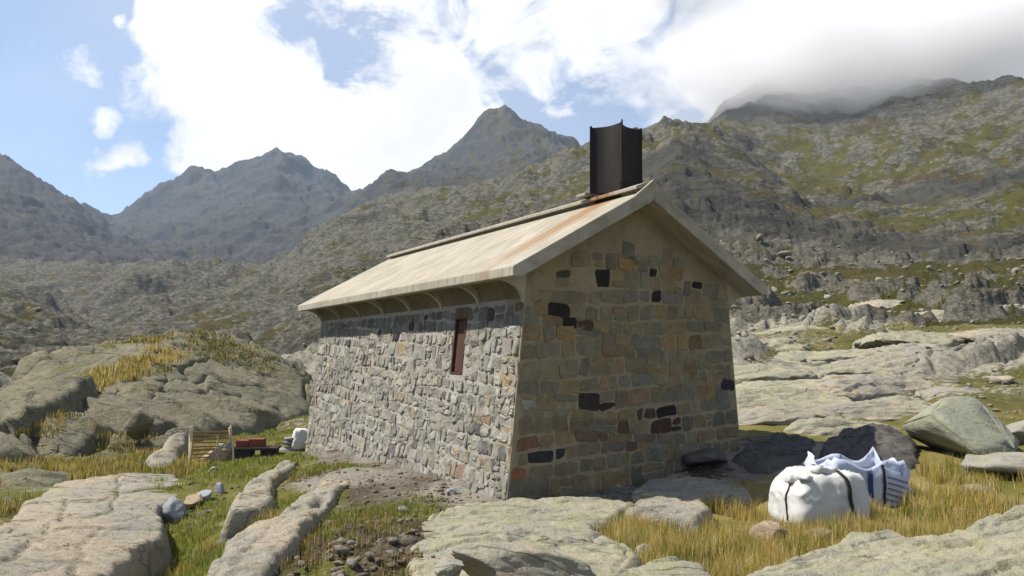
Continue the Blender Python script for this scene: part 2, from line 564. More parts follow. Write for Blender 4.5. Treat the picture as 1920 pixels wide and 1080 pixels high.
NL = near((-.1, -.2, -.55, -.8, -.95))
LAND = {
    -500: NL + far('815@20 790@26 760@35 715@50 670@80 620@120 520@180 440@250 450@330 400@450 340@650 270@900 180@1200 120@1600 200@2100 420@2900'),
    0: NL + far('930@12 856@18 812@25 772@35 735@50 700@80 655@120 590@180 527@250 560@330 530@450 480@650 430@900 372@1200 297@1600 400@2100 560@2900'),
    120: NL + far('930@12 856@18 812@25 775@35 740@50 705@80 670@120 632@170 600@220 622@300 585@400 512@550 480@700 445@950 412@1250 376@1600 440@2100 580@2900'),
    200: NL + far('928@12 855@18 810@25 775@35 740@50 710@80 680@120 655@170 645@220 612@300 562@400 520@520 492@650 476@900 460@1200 433@1650 428@1800 470@2300 600@2900'),
    250: near((-.1, -.2, -.42, -.65, -.82)) + far('922@12 852@18 808@25 775@35 740@50 708@80 676@120 645@180 625@240 585@320 530@420 492@520 502@650 482@900 465@1300 415@1600 393@1800 430@2300 600@2900'),
    340: near((-.1, -.15, -.33, -.48, -.62)) + far('915@12 850@18 803@25 770@35 735@50 705@80 672@120 640@180 600@260 542@370 493@480 506@600 502@800 470@1200 400@1550 333@1800 400@2300 600@2900'),
    410: near((-.1, -.05, -.17, -.24, -.36)) + far('905@12 847@18 800@25 768@35 733@50 702@80 668@120 635@180 590@260 540@360 496@470 506@600 498@800 460@1200 385@1550 335@1800 400@2300 600@2900'),
    510: near((-.1, .02, -.05, -.09, -.18)) + far('893@12.5 842@18 796@25 765@35 728@50 697@80 660@120 622@180 575@260 532@350 506@440 510@550 500@800 440@1150 350@1500 279@1800 380@2300 600@2900'),
    575: near((-.1, 0, -.05, -.1, -.18)) + far('884@12.5 838@17.5 785@25 745@35 700@50 655@75 615@115 570@175 520@255 475@360 436@480 455@600 470@850 430@1150 370@1500 329@1800 400@2300 600@2900'),
    605: near((-.1, 0, -.05, -.1, -.15)) + far('880@12.5 835@17.5 775@25 735@35 690@50 645@75 602@115 555@175 505@255 460@360 421@490 438@600 450@850 415@1150 370@1500 331@1800 400@2300 600@2900'),
    640: near((0, .05, 0, -.05, -.1)) + far('876@12.5 832@17 770@25 725@35 680@50 635@75 590@115 540@175 490@255 440@375 404@510 416@640 425@880 402@1200 380@1500 358@1750 420@2300 600@2900'),
    690: near((0, .05, 0, -.03, -.07)) + far('874@12.5 825@17 765@25 718@35 672@50 625@75 580@115 528@175 478@250 425@375 388@510 374@680 380@880 366@1150 354@1400 400@1800 460@2300 600@2900'),
    720: near((0, .05, 0, -.02, -.05)) + far('872@12.5 820@17 762@25 715@35 668@50 620@75 575@115 520@175 470@250 420@375 385@510 362@690 355@900 338@1150 325@1350 400@1800 480@2300 600@2900'),
    780: near((0, .05, .02, 0, 0)) + far('870@12.5 815@17 758@25 710@35 660@50 610@75 562@115 508@170 460@240 415@350 380@480 356@650 345@880 325@1150 311@1350 400@1800 500@2300 600@2900'),
    830: near((.1, .08, .02, 0, 0)) + far('868@12.5 812@17 755@25 705@35 655@50 602@75 552@115 497@170 450@235 405@335 372@455 350@610 340@850 312@1150 299@1320 400@1800 520@2300 600@2900'),
    870: near((.1, .08, .03, 0, 0)) + far('866@12.5 808@17 750@25 700@35 650@50 596@75 545@115 488@170 440@230 396@330 365@450 350@610 345@850 300@1120 265@1300 400@1800 520@2300 600@2900'),
    910: near((.1, .08, .03, -.02, 0)) + far('864@12.5 805@17 748@25 696@35 645@50 590@75 538@115 480@170 432@225 390@325 360@450 346@600 340@850 275@1150 225@1300 370@1700 520@2300 600@2900'),
    945: near((.1, .08, .03, -.04, 0)) + far('862@12.5 802@17 745@25 692@35 640@50 585@75 532@115 472@170 425@220 382@320 352@440 338@580 335@830 260@1150 203@1300 360@1650 520@2300 600@2900'),
    985: near((.1, .1, .03, -.04, 0)) + far('860@12.5 800@17 742@25 690@35 636@50 580@75 525@115 465@168 418@215 370@305 333@425 317@520 322@650 325@830 275@1150 230@1300 360@1650 520@2300 600@2900'),
    1040: near((.1, .1, .03, -.05, -.02)) + far('858@12.5 798@17 740@25 686@35 632@50 575@75 517@115 455@165 408@210 355@295 310@400 295@480 312@600 328@850 290@1150 250@1300 370@1700 520@2300 600@2900'),
    1080: near((.1, .1, .03, -.05, -.03)) + far('856@12.5 796@17 738@25 684@35 630@50 570@75 512@115 448@165 400@205 342@280 292@380 274@445 295@550 330@850 305@1150 272@1300 390@1700 520@2300 600@2900'),
    1130: near((.1, .1, .03, -.05, -.04)) + far('852@12.5 794@17 736@25 682@35 628@50 566@75 505@115 440@160 390@200 328@270 275@355 259@405 290@550 340@850 370@1300 480@1700 600@2900'),
    1200: near((.1, .1, .03, -.05, -.05)) + far('846@12.5 790@17 734@25 680@35 626@50 562@75 500@112 440@150 378@185 310@250 262@330 245@370 275@480 300@700 380@1000 520@1700 620@2900'),
    1270: near((.1, .1, .03, -.06, -.06)) + far('835@12.5 788@17 732@25 678@35 624@50 560@75 500@105 450@130 418@150 330@180 262@250 225@330 242@430 245@600 300@800 440@1300 620@2900'),
    1330: near((.1, .1, .03, -.08, -.08)) + far('826@12.5 786@17 732@25 680@35 626@50 562@78 500@105 462@130 434@150 345@180 285@240 248@300 262@360 254@430 240@560 228@650 280@850 440@1300 620@2900'),
    1365: near((.1, .1, .03, -.08, -.08)) + far('823@12.5 786@17 734@25 682@35 630@50 565@80 505@107 462@132 436@152 352@183 300@235 272@285 288@350 262@430 218@560 186@670 240@850 440@1300 620@2900'),
    1400: near((.1, .1, .03, -.1, -.1)) + far('822@12.5 788@17 738@25 684@35 634@50 570@80 505@107 460@135 430@155 362@183 315@230 298@260 308@330 272@430 222@560 168@680 220@850 440@1300 620@2900'),
    1450: near((.1, .1, .03, -.06, -.01)) + far('826@12.5 790@17 742@25 688@35 638@50 572@80 505@112 455@142 420@165 362@195 336@225 346@300 312@380 260@470 210@570 148@690 190@850 420@1300 620@2900'),
    1500: near((.1, .1, .03, -.06, -.01)) + far('832@12.5 794@17 745@25 690@35 640@50 575@80 505@115 452@148 415@180 374@208 382@270 342@340 290@430 230@540 176@640 132@730 180@900 420@1300 620@2900'),
    1550: near((.1, .12, .05, -.06, -.01)) + far('836@12.5 798@17 748@25 692@35 642@50 577@80 507@115 455@148 415@184 398@210 385@270 345@340 292@430 232@540 172@650 126@740 180@900 420@1300 620@2900'),
    1600: near((.1, .14, .08, -.06, -.01)) + far('842@12.5 800@17 750@25 695@35 645@50 580@80 510@115 458@150 412@190 397@230 366@300 322@370 270@460 216@560 166@660 126@740 180@900 420@1300 620@2900'),
    1700: near((.15, .2, .12, -.06, -.01)) + far('848@12.5 803@17 752@25 698@35 648@50 582@80 512@116 455@152 412@195 386@240 340@310 290@390 240@470 192@570 146@660 135@740 180@900 420@1300 620@2900'),
    1800: near((.2, .3, .2, 0, -.05)) + far('852@12.5 805@17 752@25 698@35 646@50 580@80 512@116 450@155 402@200 366@250 320@310 270@390 220@470 172@550 149@600 165@750 200@900 420@1300 620@2900'),
    1920: near((.2, .4, .3, .1, 0)) + far('858@12.5 806@17 750@25 692@35 640@50 572@80 502@116 442@155 392@200 350@250 302@310 252@380 202@440 154@500 143@530 165@650 200@900 420@1300 620@2900'),
    2500: near((.2, .4, .4, .3, .3)) + far('840@12.5 780@17 715@25 650@35 590@50 520@80 450@116 390@155 340@200 300@250 250@310 200@380 150@440 110@500 100@530 120@650 160@900 400@1300 620@2900'),
}
LR0, LR1, NLR = math.log(1.0), math.log(2900.0), 700
GRID_LR = np.linspace(LR0, LR1, NLR)
_azs, _prof = [], []
for px in sorted(LAND):
    d = ray(px, 600)
    _azs.append(math.atan2(d[0], d[1]))
    rr, zz = [], []
    for r, kind, v in LAND[px]:
        rr.append(math.log(r))
        if kind == Z:
            zz.append((v - EYE) / r)
        else:
            e = ray(px, v)
            zz.append(e[2] / math.hypot(e[0], e[1]))
    _prof.append(np.interp(GRID_LR, rr, zz))
_azs = np.array(_azs)
_prof = np.array(_prof)                       # slope of sight per column and ring
AZ0, AZ1, NAZ = _azs[0], _azs[-1], 900
GRID_AZ = np.linspace(AZ0, AZ1, NAZ)
_T = np.stack([np.interp(GRID_AZ, _azs, _prof[:, k]) for k in range(NLR)], 1)


def blur(a, s, axis):
    k = np.exp(-0.5 * (np.arange(-3 * s, 3 * s + 1) / s) ** 2)
    k /= k.sum()
    p = np.pad(a, [(3 * s, 3 * s) if i == axis else (0, 0) for i in range(a.ndim)], mode='edge')
    return np.apply_along_axis(lambda v: np.convolve(v, k, 'valid'), axis, p)


_Ts = blur(blur(_T, 3, 0), 3, 1)
_Tc = blur(blur(_T, 1, 0), 1, 1)
_wf = sstep(np.exp(GRID_LR), 300, 900)[None, :]
_T = _Ts * (1 - _wf) + _Tc * _wf


def land(x, y, detail=True):
    """height of the ground at world x, y"""
    x, y = np.asarray(x, float), np.asarray(y, float)
    r = np.maximum(np.hypot(x, y), 1.0)
    az = np.arctan2(x, y)
    back = np.clip((np.abs(az) - 0.75) / 1.2, 0, 1)
    a = np.clip((az - AZ0) / (AZ1 - AZ0) * (NAZ - 1), 0, NAZ - 1.001)
    b = np.clip((np.log(r) - LR0) / (LR1 - LR0) * (NLR - 1), 0, NLR - 1.001)
    i, j = a.astype(int), b.astype(int)
    fa, fb = a - i, b - j
    s = (_T[i, j] * (1 - fa) * (1 - fb) + _T[i + 1, j] * fa * (1 - fb) + _T[i, j + 1] * (1 - fa) * fb + _T[i + 1, j + 1] * fa * fb)
    z = EYE + s * r
    zb = -0.3 + r * 0.02
    z = z * (1 - back) + zb * back
    if detail:
        z = z + relief(x, y, r)
    return z


def outcrop(x, y):
    return sstep(fbm2(x / 17 + 60, y / 17 - 20, 4, 0.55) + 0.15 * fbm2(x / 60, y / 60 + 9, 2), -0.10, 0.25)


def relief(x, y, r):
    nearw = np.clip(r / 14.0, 0.25, 1.0)
    out = fbm2(x / 1.7 + 3, y / 1.7, 4, 0.55) * 0.075 * nearw * (r < 120)
    bank = 1 - sstep(np.hypot(x + 1.55, y - 7.0), 0.6, 1.6)
    out = out + bank * (0.10 * fbm2(x / .5 + 8, y / .5, 4, .6) + 0.06)
    w1 = sstep(r, 15, 40)
    # rock ribs and ledges of the hillside
    q = fbm2(x / 26 + 5, y / 26, 5, 0.55, True)
    out = out + w1 * (q - 1.1) * np.clip(r * 0.009, 0, 2.6)
    # broken outcrops standing out of the turf
    rk = outcrop(x, y)
    q4 = fbm2(x / 2.2, y / 2.2 + 3, 3, 0.55, True)
    out = out + w1 * q4 * np.clip(r * 0.004, 0, .25) * (1 - sstep(r, 120, 300)) * (0.3 + 0.7 * rk)
    c, s_ = math.cos(0.5), math.sin(0.5)
    a, b = x * c + y * s_, -x * s_ + y * c
    wx, wy = pn2(x / 5, y / 5) * 1.2, pn2(x / 5 + 40, y / 5) * 1.2
    v1, e1, ox, oy = worley((a + wx) / 9.0, (b + wy) / 4.5)
    v2, e2, ox2, oy2 = worley((a + wx * .5) / 3.0, (b + wy * .5) / 1.5, 31)
    k = np.clip(r / 60.0, 0.15, 1.0)
    k = k * (1 - 0.7 * sstep(r, 110, 260))
    out = out + w1 * rk * k * (sstep(e1, 0, .22) * (1.45 * v1 - 0.8 * oy) + sstep(e2, 0, .22) * (0.7 * v2 - 0.4 * oy2))
    w4 = sstep(r, 90, 220)
    v3, e3, ox3, oy3 = worley((a + wx * 4) / 34.0, (b + wy * 4) / 18.0, 77)
    out = out + w4 * outcrop(x / 3, y / 3) * sstep(e3, 0, .35) * (5.0 * (v3 - 0.5) - 3.4 * oy3) * (1 - 0.65 * sstep(r, 330, 480)) * (1 - sstep(r, 900, 1400))
    w2 = sstep(r, 130, 420)
    out = out + w2 * (fbm2(x / 95 + 2, y / 95, 4, 0.5, True) - 1.05) * np.clip(r * 0.026, 0, 12) * (1 - 0.55 * sstep(r, 380, 520))
    w3 = sstep(r, 600, 1100)
    out = out + w3 * (fbm2(x / 300 + 9, y / 300 + 2, 7, 0.58, True) * 26 - 12) * (0.55 + 0.45 * np.abs(pn2(x / 500, y / 500)))
    return out


def build_land():
    fine = np.linspace(R(-40), R(40), 860)
    rest = np.concatenate([np.linspace(R(40), R(180), 60)[1:], np.linspace(R(-180), R(-40), 60)[1:-1]])
    az = np.concatenate([fine, rest])          # one full turn
    az_closed = np.concatenate([az, az[:1]])
    rings = np.concatenate([np.exp(np.linspace(math.log(1.0), math.log(14), 190))[:-1],
                            np.exp(np.linspace(math.log(14), math.log(620), 470))[:-1],
                            np.exp(np.linspace(math.log(620), math.log(2800), 230))])
    A, Rr = np.meshgrid(az, rings, indexing='ij')
    X, Yy = Rr * np.sin(A), Rr * np.cos(A)
    Zz = land(X.ravel(), Yy.ravel()).reshape(X.shape)
    na, nr = len(az), len(rings)
    return az, rings, X, Yy, Zz


_az, _rings, _X, _Y, _Z = build_land()


def grass_mask(x, y, z):
    r = np.hypot(x, y)
    az = np.arctan2(x, y)
    n = fbm2(x / 9 + 40, y / 9, 3)
    nb = fbm2(x / 60 + 40, y / 60, 3)
    g = 0.62 + 0.20 * n + 0.2 * nb - 0.55 * outcrop(x, y) * sstep(r, 15, 40)
    # gentle meadow on the right, barer screes on the left and higher up
    g = g + 0.16 * sstep(az, 0.1, 0.45) * (1 - sstep(r, 40, 120))
    g = g - 0.25 * sstep(az, 0.0, -0.3) * sstep(r, 80, 300)
    return np.clip(g, 0, 1)


def patch(name, ia, ir, mat, kind='structure', extra=None):
    x, y, z = _X[np.ix_(ia, ir)], _Y[np.ix_(ia, ir)], _Z[np.ix_(ia, ir)]
    na, nr = len(ia), len(ir)
    v = np.stack([x.ravel(), y.ravel(), z.ravel()], 1)
    idx = np.arange(na * nr).reshape(na, nr)
    f = np.stack([idx[:-1, :-1].ravel(), idx[:-1, 1:].ravel(), idx[1:, 1:].ravel(), idx[1:, :-1].ravel()], 1)[:, ::-1]
    at_ = {'grass': grass_mask(v[:, 0], v[:, 1], v[:, 2])}
    if extra:
        at_.update(extra(v[:, 0], v[:, 1], v[:, 2], at_))
    o = mesh_obj(name, v, f, mat, None, True, at_)
    o['kind'] = kind
    return o


def gnd(px, py):
    """how far away the ground lies that is seen at this pixel"""
    rr = np.exp(np.linspace(math.log(3), math.log(200), 500))
    d = ray(px, py)
    h = math.hypot(d[0], d[1])
    zr = EYE + d[2] / h * rr
    zl = land(rr * d[0] / h, rr * d[1] / h)
    k = np.argmax(zl > zr)
    return float(rr[k]) if (zl > zr).any() else 60.0


def blob(x, y, px, py, r, rad, soft=0.5):
    p = at(px, py, r)
    return 1 - sstep(np.hypot(x - p[0], y - p[1]), rad * (1 - soft), rad * (1 + soft))


def ground_attrs(x, y, z, a):
    dirt = np.zeros_like(x)
    for b in ((700, 900, 11.2, 1.6), (620, 885, 13, 1.4), (820, 920, 10, 1.0), (600, 870, 15, 1.2), (660, 1000, 7.2, 0.95), (720, 1040, 6.4, .8), (640, 1060, 6.2, 0.7), (690, 960, 8.4, .8),
              (1150, 900, 10.8, 1.0), (1300, 880, 11.5, 1.0), (1450, 860, 12, 1.5)):
        dirt = np.maximum(dirt, blob(x, y, *b))
    g = a['grass'] * 0.5 + 0.30
    for b in ((420, 910, 13, 1.8), (380, 880, 15, 2.0), (540, 815, 22, 3.0), (340, 1000, 8.6, 1.1), (300, 1060, 7, 1.0), (560, 930, 10.5, .8), (760, 950, 9, .6), (620, 1040, 6.6, .3), (660, 890, 12.6, .5),
              (1300, 990, 7.8, 1.7), (1500, 1000, 7.8, 2.0), (1750, 950, 9, 2.2), (1850, 910, 10.5, 2.5)):
        w = blob(x, y, *b)
        g = np.maximum(g, w)
        dirt = dirt * (1 - 0.6 * w)
    dry = sstep(np.arctan2(x, y), -0.1, 0.15) * (0.75 + 0.5 * fbm2(x / 1.6, y / 1.6, 3))
    dry = np.maximum(dry, blob(x, y, 260, 1060, 7, .8)) * 1.0
    dry = dry * (1 - 0.8 * sstep(np.hypot(x, y), 10.3, 11.5))
    r = np.hypot(x, y)
    far_ = sstep(r, 13, 24)
    g = g * (1 - far_) + a['grass'] * far_
    gravel = sstep(r, 8.2, 10.0)
    return {'grass': g, 'dirt': dirt, 'dry': dry, 'far': far_, 'gravel': gravel}


def hill_attrs(x, y, z, a):
    g = a['grass']
    meadow = np.zeros_like(x)
    crag_shade = np.zeros_like(x)
    for b in ((1480, 268, 420, 45), (1540, 262, 450, 40), (1750, 392, 225, 28), (1850, 405, 195, 30), (1640, 330, 330, 25), (1000, 395, 280, 28), (1440, 480, 122, 8), (1800, 560, 88, 14), (1900, 540, 95, 14), (1600, 560, 88, 8), (1800, 255, 390, 30)):
        w = blob(x, y, *b)
        meadow = np.maximum(meadow, w * 0.75)
    for b in ((1300, 385, 165, 20), (1380, 395, 168, 18), (1450, 400, 172, 14), (1260, 350, 180, 20), (1840, 345, 262, 26), (1700, 470, 145, 12), (1500, 440, 152, 12), (1860, 470, 140, 12), (1620, 380, 255, 16), (1250, 290, 230, 20), (1080, 380, 210, 16), (1390, 215, 570, 40), (1500, 200, 580, 50)):
        crag_shade = np.maximum(crag_shade, blob(x, y, *b))  # bare crag faces, also darkened to stand for cliff shade
    g = np.clip(g + 0.34 * meadow - 0.35 * crag_shade, 0, 1)
    r = np.hypot(x, y)
    g = g + 0.12 * (1 - sstep(r, 70, 130)) * sstep(np.arctan2(x, y), 0.1, 0.3)
    return {'grass': g, 'meadow': meadow, 'crag_shade': crag_shade * 0.8, 'close': 0.75 * (1 - sstep(r, 70, 170)) * sstep(np.arctan2(x, y), 0.05, 0.25)}


NF = 860
full = np.concatenate([np.arange(len(_az)), [0]])
i_near = int(np.searchsorted(_rings, 60.0))
i_hill = int(np.searchsorted(_rings, 620.0))
patch('ground', full, np.arange(0, i_near + 1), M_GROUND, extra=ground_attrs)
patch('hillside', full, np.arange(i_near, i_hill + 1), M_HILL, extra=hill_attrs)
cuts = [int(np.searchsorted(_az[:NF], math.atan2(ray(p, 600)[0], ray(p, 600)[1]))) for p in (200, 675)]
mr = np.arange(i_hill, len(_rings))
patch('mountain', np.concatenate([np.arange(NF, len(_az)), np.arange(0, cuts[0] + 1)]), mr, M_PEAK)
patch('mountain', np.arange(cuts[0], cuts[1] + 1), mr, M_PEAK)
patch('mountain', np.arange(cuts[1], NF + 1), mr, M_PEAK)


def build_haze():
    m = bpy.data.materials.new('mountain haze')
    m.use_nodes = True
    t = NT(m.node_tree)
    v = t.node('ShaderNodeVolumePrincipled')
    v.inputs['Color'].default_value = (0.62, 0.79, 1.0, 1)
    v.inputs['Density'].default_value = 0.00013
    v.inputs['Anisotropy'].default_value = 0.2
    o = t.node('ShaderNodeOutputMaterial')
    t.link(v.outputs[0], o.inputs['Volume'])
    b = MB()
    e = 2850.0
    b.box(-e, e, -e, e, float(_Z.min()) - 1.5, float(_Z.max()) + 8)
    h = b.build('haze', m)
    h['kind'] = 'stuff'
    tag(h, 'thin blue mountain haze over the whole valley', 'haze')


build_haze()


def build_low_cloud():
    m = bpy.data.materials.new('drifting cloud')
    m.use_nodes = True
    t = NT(m.node_tree)
    c = t.coord('Object')
    rad = t.vmath('LENGTH', c)
    n = t.noise(t.scale(c, (1.0, 1.0, 0.8)), 2.1, 6, 0.6, 0.4)
    body = t.ramp(t.math('ADD', rad, t.math('MULTIPLY', t.math('SUBTRACT', n, 0.5), 1.5)), 0.95, 0.35)
    body = t.math('MULTIPLY', body, t.ramp(rad, 1.0, 0.8))
    v = t.node('ShaderNodeVolumePrincipled')
    v.inputs['Color'].default_value = (1, 1, 1, 1)
    v.inputs['Anisotropy'].default_value = 0.0
    t.link(t.math('MULTIPLY', body, 0.024), v.inputs['Density'])
    o = t.node('ShaderNodeOutputMaterial')
    t.link(v.outputs[0], o.inputs['Volume'])
    import bmesh
    bm = bmesh.new()
    bmesh.ops.create_icosphere(bm, subdivisions=3, radius=1.0)
    me = bpy.data.meshes.new('low_cloud')
    bm.to_mesh(me)
    bm.free()
    me.materials.append(m)
    for k, (px, py, r, sx, sy, sz, lab) in enumerate([(1590, 112, 620, 185, 140, 72, 'grey-white cloud drifting over the right-hand summit'),
                                                     (1860, 40, 640, 130, 110, 46, 'thin cloud hanging above the far right ridge')]):
        o = bpy.data.objects.new('low_cloud', me)
        COL.objects.link(o)
        o.location = tuple(at(px, py, r))
        o.scale = (sx, sy, sz)
        o.rotation_euler = (0, 0, R(-25) - k)
        tag(o, lab, 'cloud', None, 'stuff')


build_low_cloud()
# ------------------------------------------------------------------ the stone hut
HUT_AZ = -0.5505
HC = np.array([-0.0393, 9.5289, 0.0])
HA = np.array([math.sin(HUT_AZ), math.cos(HUT_AZ), 0.0])
HG = np.array([HA[1], -HA[0], 0.0])
HW, HL, BAT = 4.103, 8.11, 0.0965
rng = random.Random(11)


def gable_uz(px, py, v=0.0):
    d = ray(px, py)
    o = np.array([0, 0, EYE])
    t_ = np.dot(HC + HA * v - o, HA) / np.dot(d, HA)
    p = o + d * t_ - HC
    return float(np.dot(p, HG)), float(p[2])


def side_vz(px, py):
    n = HG - np.array([0, 0, BAT])
    d = ray(px, py)
    o = np.array([0, 0, EYE])
    p = o + d * (np.dot(HC - o, n) / np.dot(d, n)) - HC
    return float(np.dot(p, HA)), float(p[2])


def mat_concrete():
    m, t = material('weathered concrete')
    c = t.coord('Object')
    n1 = t.noise(c, 1.3, 7, 0.6)
    n2 = t.noise(t.scale(c, (1, 6, 1)), 2.2, 7, 0.65, 0.3)     # streaks run down the slope
    n3 = t.noise(c, 30, 6, 0.7)
    col = t.mix(t.ramp(n1, 0.35, 0.65), (0.39, 0.355, 0.28), (0.47, 0.435, 0.355))
    col = t.mix(t.math('MULTIPLY', t.ramp(n2, 0.48, 0.62), 0.7), col, (0.28, 0.25, 0.19))
    col = t.mix(t.math('MULTIPLY', t.ramp(n2, 0.44, 0.34), 0.5), col, (0.57, 0.53, 0.44))
    col = t.mix(t.math('MULTIPLY', t.ramp(n3, 0.55, 0.7), 0.35), col, (0.22, 0.19, 0.13))
    # rust washed down the slab below the chimney
    s = t.node('ShaderNodeSeparateXYZ')
    t.link(c, s.inputs[0])
    v = t.math('ADD', s.outputs[1], t.math('MULTIPLY', t.math('SUBTRACT', t.noise(c, 1.1, 5, 0.6), 0.5), 0.35))
    across = t.math('ABSOLUTE', t.math('SUBTRACT', v, t.math('ADD', 0.42, t.math('MULTIPLY', s.outputs[0], 0.02))))
    band = t.ramp(across, 0.5, 0.05)
    fade = t.ramp(s.outputs[0], -0.4, 1.3, 0.25, 1.0)
    streak = t.ramp(t.noise(t.scale(c, (0.5, 9, 0.5)), 1.6, 5, 0.6), 0.36, 0.62)
    left = t.ramp(s.outputs[0], 2.0, 1.9)
    rust = t.math('MULTIPLY', t.math('MULTIPLY', band, fade), t.math('MULTIPLY', left, t.math('ADD', 0.35, t.math('MULTIPLY', streak, 0.65))))
    col = t.mix(rust, col, (0.30, 0.145, 0.05))
    h = t.math('ADD', t.math('MULTIPLY', n3, 0.4), n2)
    t.surface(col, 0.9, t.bump(h, 0.5, 0.012), spec=0.2)
    return m


def mat_plaster(name, a, b, d, s=1.0):
    m, t = material(name)
    c = t.coord('Object')
    n1 = t.noise(c, 1.6 * s, 7, 0.62, 0.3)
    n2 = t.noise(c, 14 * s, 7, 0.7)
    col = t.mix(t.ramp(n1, 0.35, 0.65), a, b)
    col = t.mix(t.math('MULTIPLY', t.ramp(t.noise(c, 4.5, 6, 0.65), 0.50, 0.68), 0.6), col, d)
    col = t.mix(t.math('MULTIPLY', t.ramp(n2, 0.52, 0.68), 0.4), col, d)
    t.surface(col, 0.95, t.bump(t.math('ADD', n2, t.math('MULTIPLY', n1, 0.8)), 0.8, 0.02), spec=0.12)
    return m


def mat_stone():
    m, t = material('building stone')
    c = t.coord('Object')
    base = t.attr('col', 'Color')
    n1 = t.noise(c, 6, 7, 0.65, 0.3)
    n2 = t.noise(c, 38, 6, 0.7)
    col = t.mix(t.ramp(n1, 0.36, 0.66, 0.0, 0.55), base, t.mix(1.0, base, (0.55, 0.52, 0.46), 'MULTIPLY'))
    col = t.mix(t.ramp(n2, 0.52, 0.68, 0.0, 0.45), col, t.mix(1.0, base, (0.45, 0.45, 0.42), 'MULTIPLY'))
    col = t.mix(t.ramp(n2, 0.44, 0.30, 0.0, 0.4), col, t.mix(1.0, base, (1.35, 1.33, 1.3), 'MULTIPLY'))
    h = t.math('ADD', n1, t.math('MULTIPLY', n2, 0.4))
    t.surface(col, 0.9, t.bump(h, 0.8, 0.022), spec=0.15)
    return m


def mat_rust(name, a, b, c_, rough=0.7):
    m, t = material(name)
    c = t.coord('Object')
    n1 = t.noise(t.scale(c, (1, 1, 0.35)), 3.5, 8, 0.65, 0.4)
    n2 = t.noise(c, 28, 6, 0.7)
    col = t.mix(t.ramp(n1, 0.35, 0.66), a, b)
    col = t.mix(t.math('MULTIPLY', t.ramp(n2, 0.5, 0.68), 0.55), col, c_)
    t.surface(col, rough, t.bump(t.math('ADD', n1, n2), 0.4, 0.004), metallic=0.25, spec=0.3)
    return m


M_CONC = mat_concrete()
M_MORT_SIDE = mat_plaster('side wall mortar', (0.43, 0.408, 0.36), (0.38, 0.36, 0.315), (0.28, 0.265, 0.23))
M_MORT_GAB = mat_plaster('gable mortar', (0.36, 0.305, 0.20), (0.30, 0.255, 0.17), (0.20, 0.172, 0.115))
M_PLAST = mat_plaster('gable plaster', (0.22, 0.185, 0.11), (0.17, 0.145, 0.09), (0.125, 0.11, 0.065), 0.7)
M_STONE = mat_stone()
M_CHIM = mat_rust('dark weathered steel', (0.017, 0.013, 0.012), (0.028, 0.02, 0.017), (0.010, 0.009, 0.009), 0.6)
M_RUST = mat_rust('rusted steel', (0.085, 0.04, 0.028), (0.12, 0.058, 0.038), (0.04, 0.022, 0.018))


def clip_poly(poly, p, n):
    """keep the side of the line through p where (x-p).n <= 0"""
    out = []
    for i in range(len(poly)):
        a, b = poly[i], poly[(i + 1) % len(poly)]
        da = (a[0] - p[0]) * n[0] + (a[1] - p[1]) * n[1]
        db = (b[0] - p[0]) * n[0] + (b[1] - p[1]) * n[1]
        if da <= 0:
            out.append(a)
        if (da < 0 < db) or (db < 0 < da):
            k = da / (da - db)
            out.append((a[0] + (b[0] - a[0]) * k, a[1] + (b[1] - a[1]) * k))
    return out


def inside(poly, x, y):
    c = False
    for i in range(len(poly)):
        (x0, y0), (x1, y1) = poly[i], poly[i - 1]
        if (y0 > y) != (y1 > y) and x < (x1 - x0) * (y - y0) / (y1 - y0) + x0:
            c = not c
    return c


def cells(seeds, region, sx, reach):
    """irregular stones: cells round the seeds, stretched by sx, clipped to a convex region or a test"""
    out = []
    for i, (x, y, *_) in enumerate(seeds):
        poly = [(x - reach, y - reach), (x + reach, y - reach), (x + reach, y + reach), (x - reach, y + reach)]
        for j, (x2, y2, *_) in enumerate(seeds):
            if i == j or abs(x2 - x) > 2 * reach or abs(y2 - y) > 2 * reach:
                continue
            n = ((x2 - x) * sx * sx, (y2 - y))
            poly = clip_poly(poly, ((x + x2) / 2, (y + y2) / 2), n)
            if len(poly) < 3:
                break
        for (p, n) in region(x, y):
            poly = clip_poly(poly, p, n)
            if len(poly) < 3:
                break
        out.append(poly)
    return out


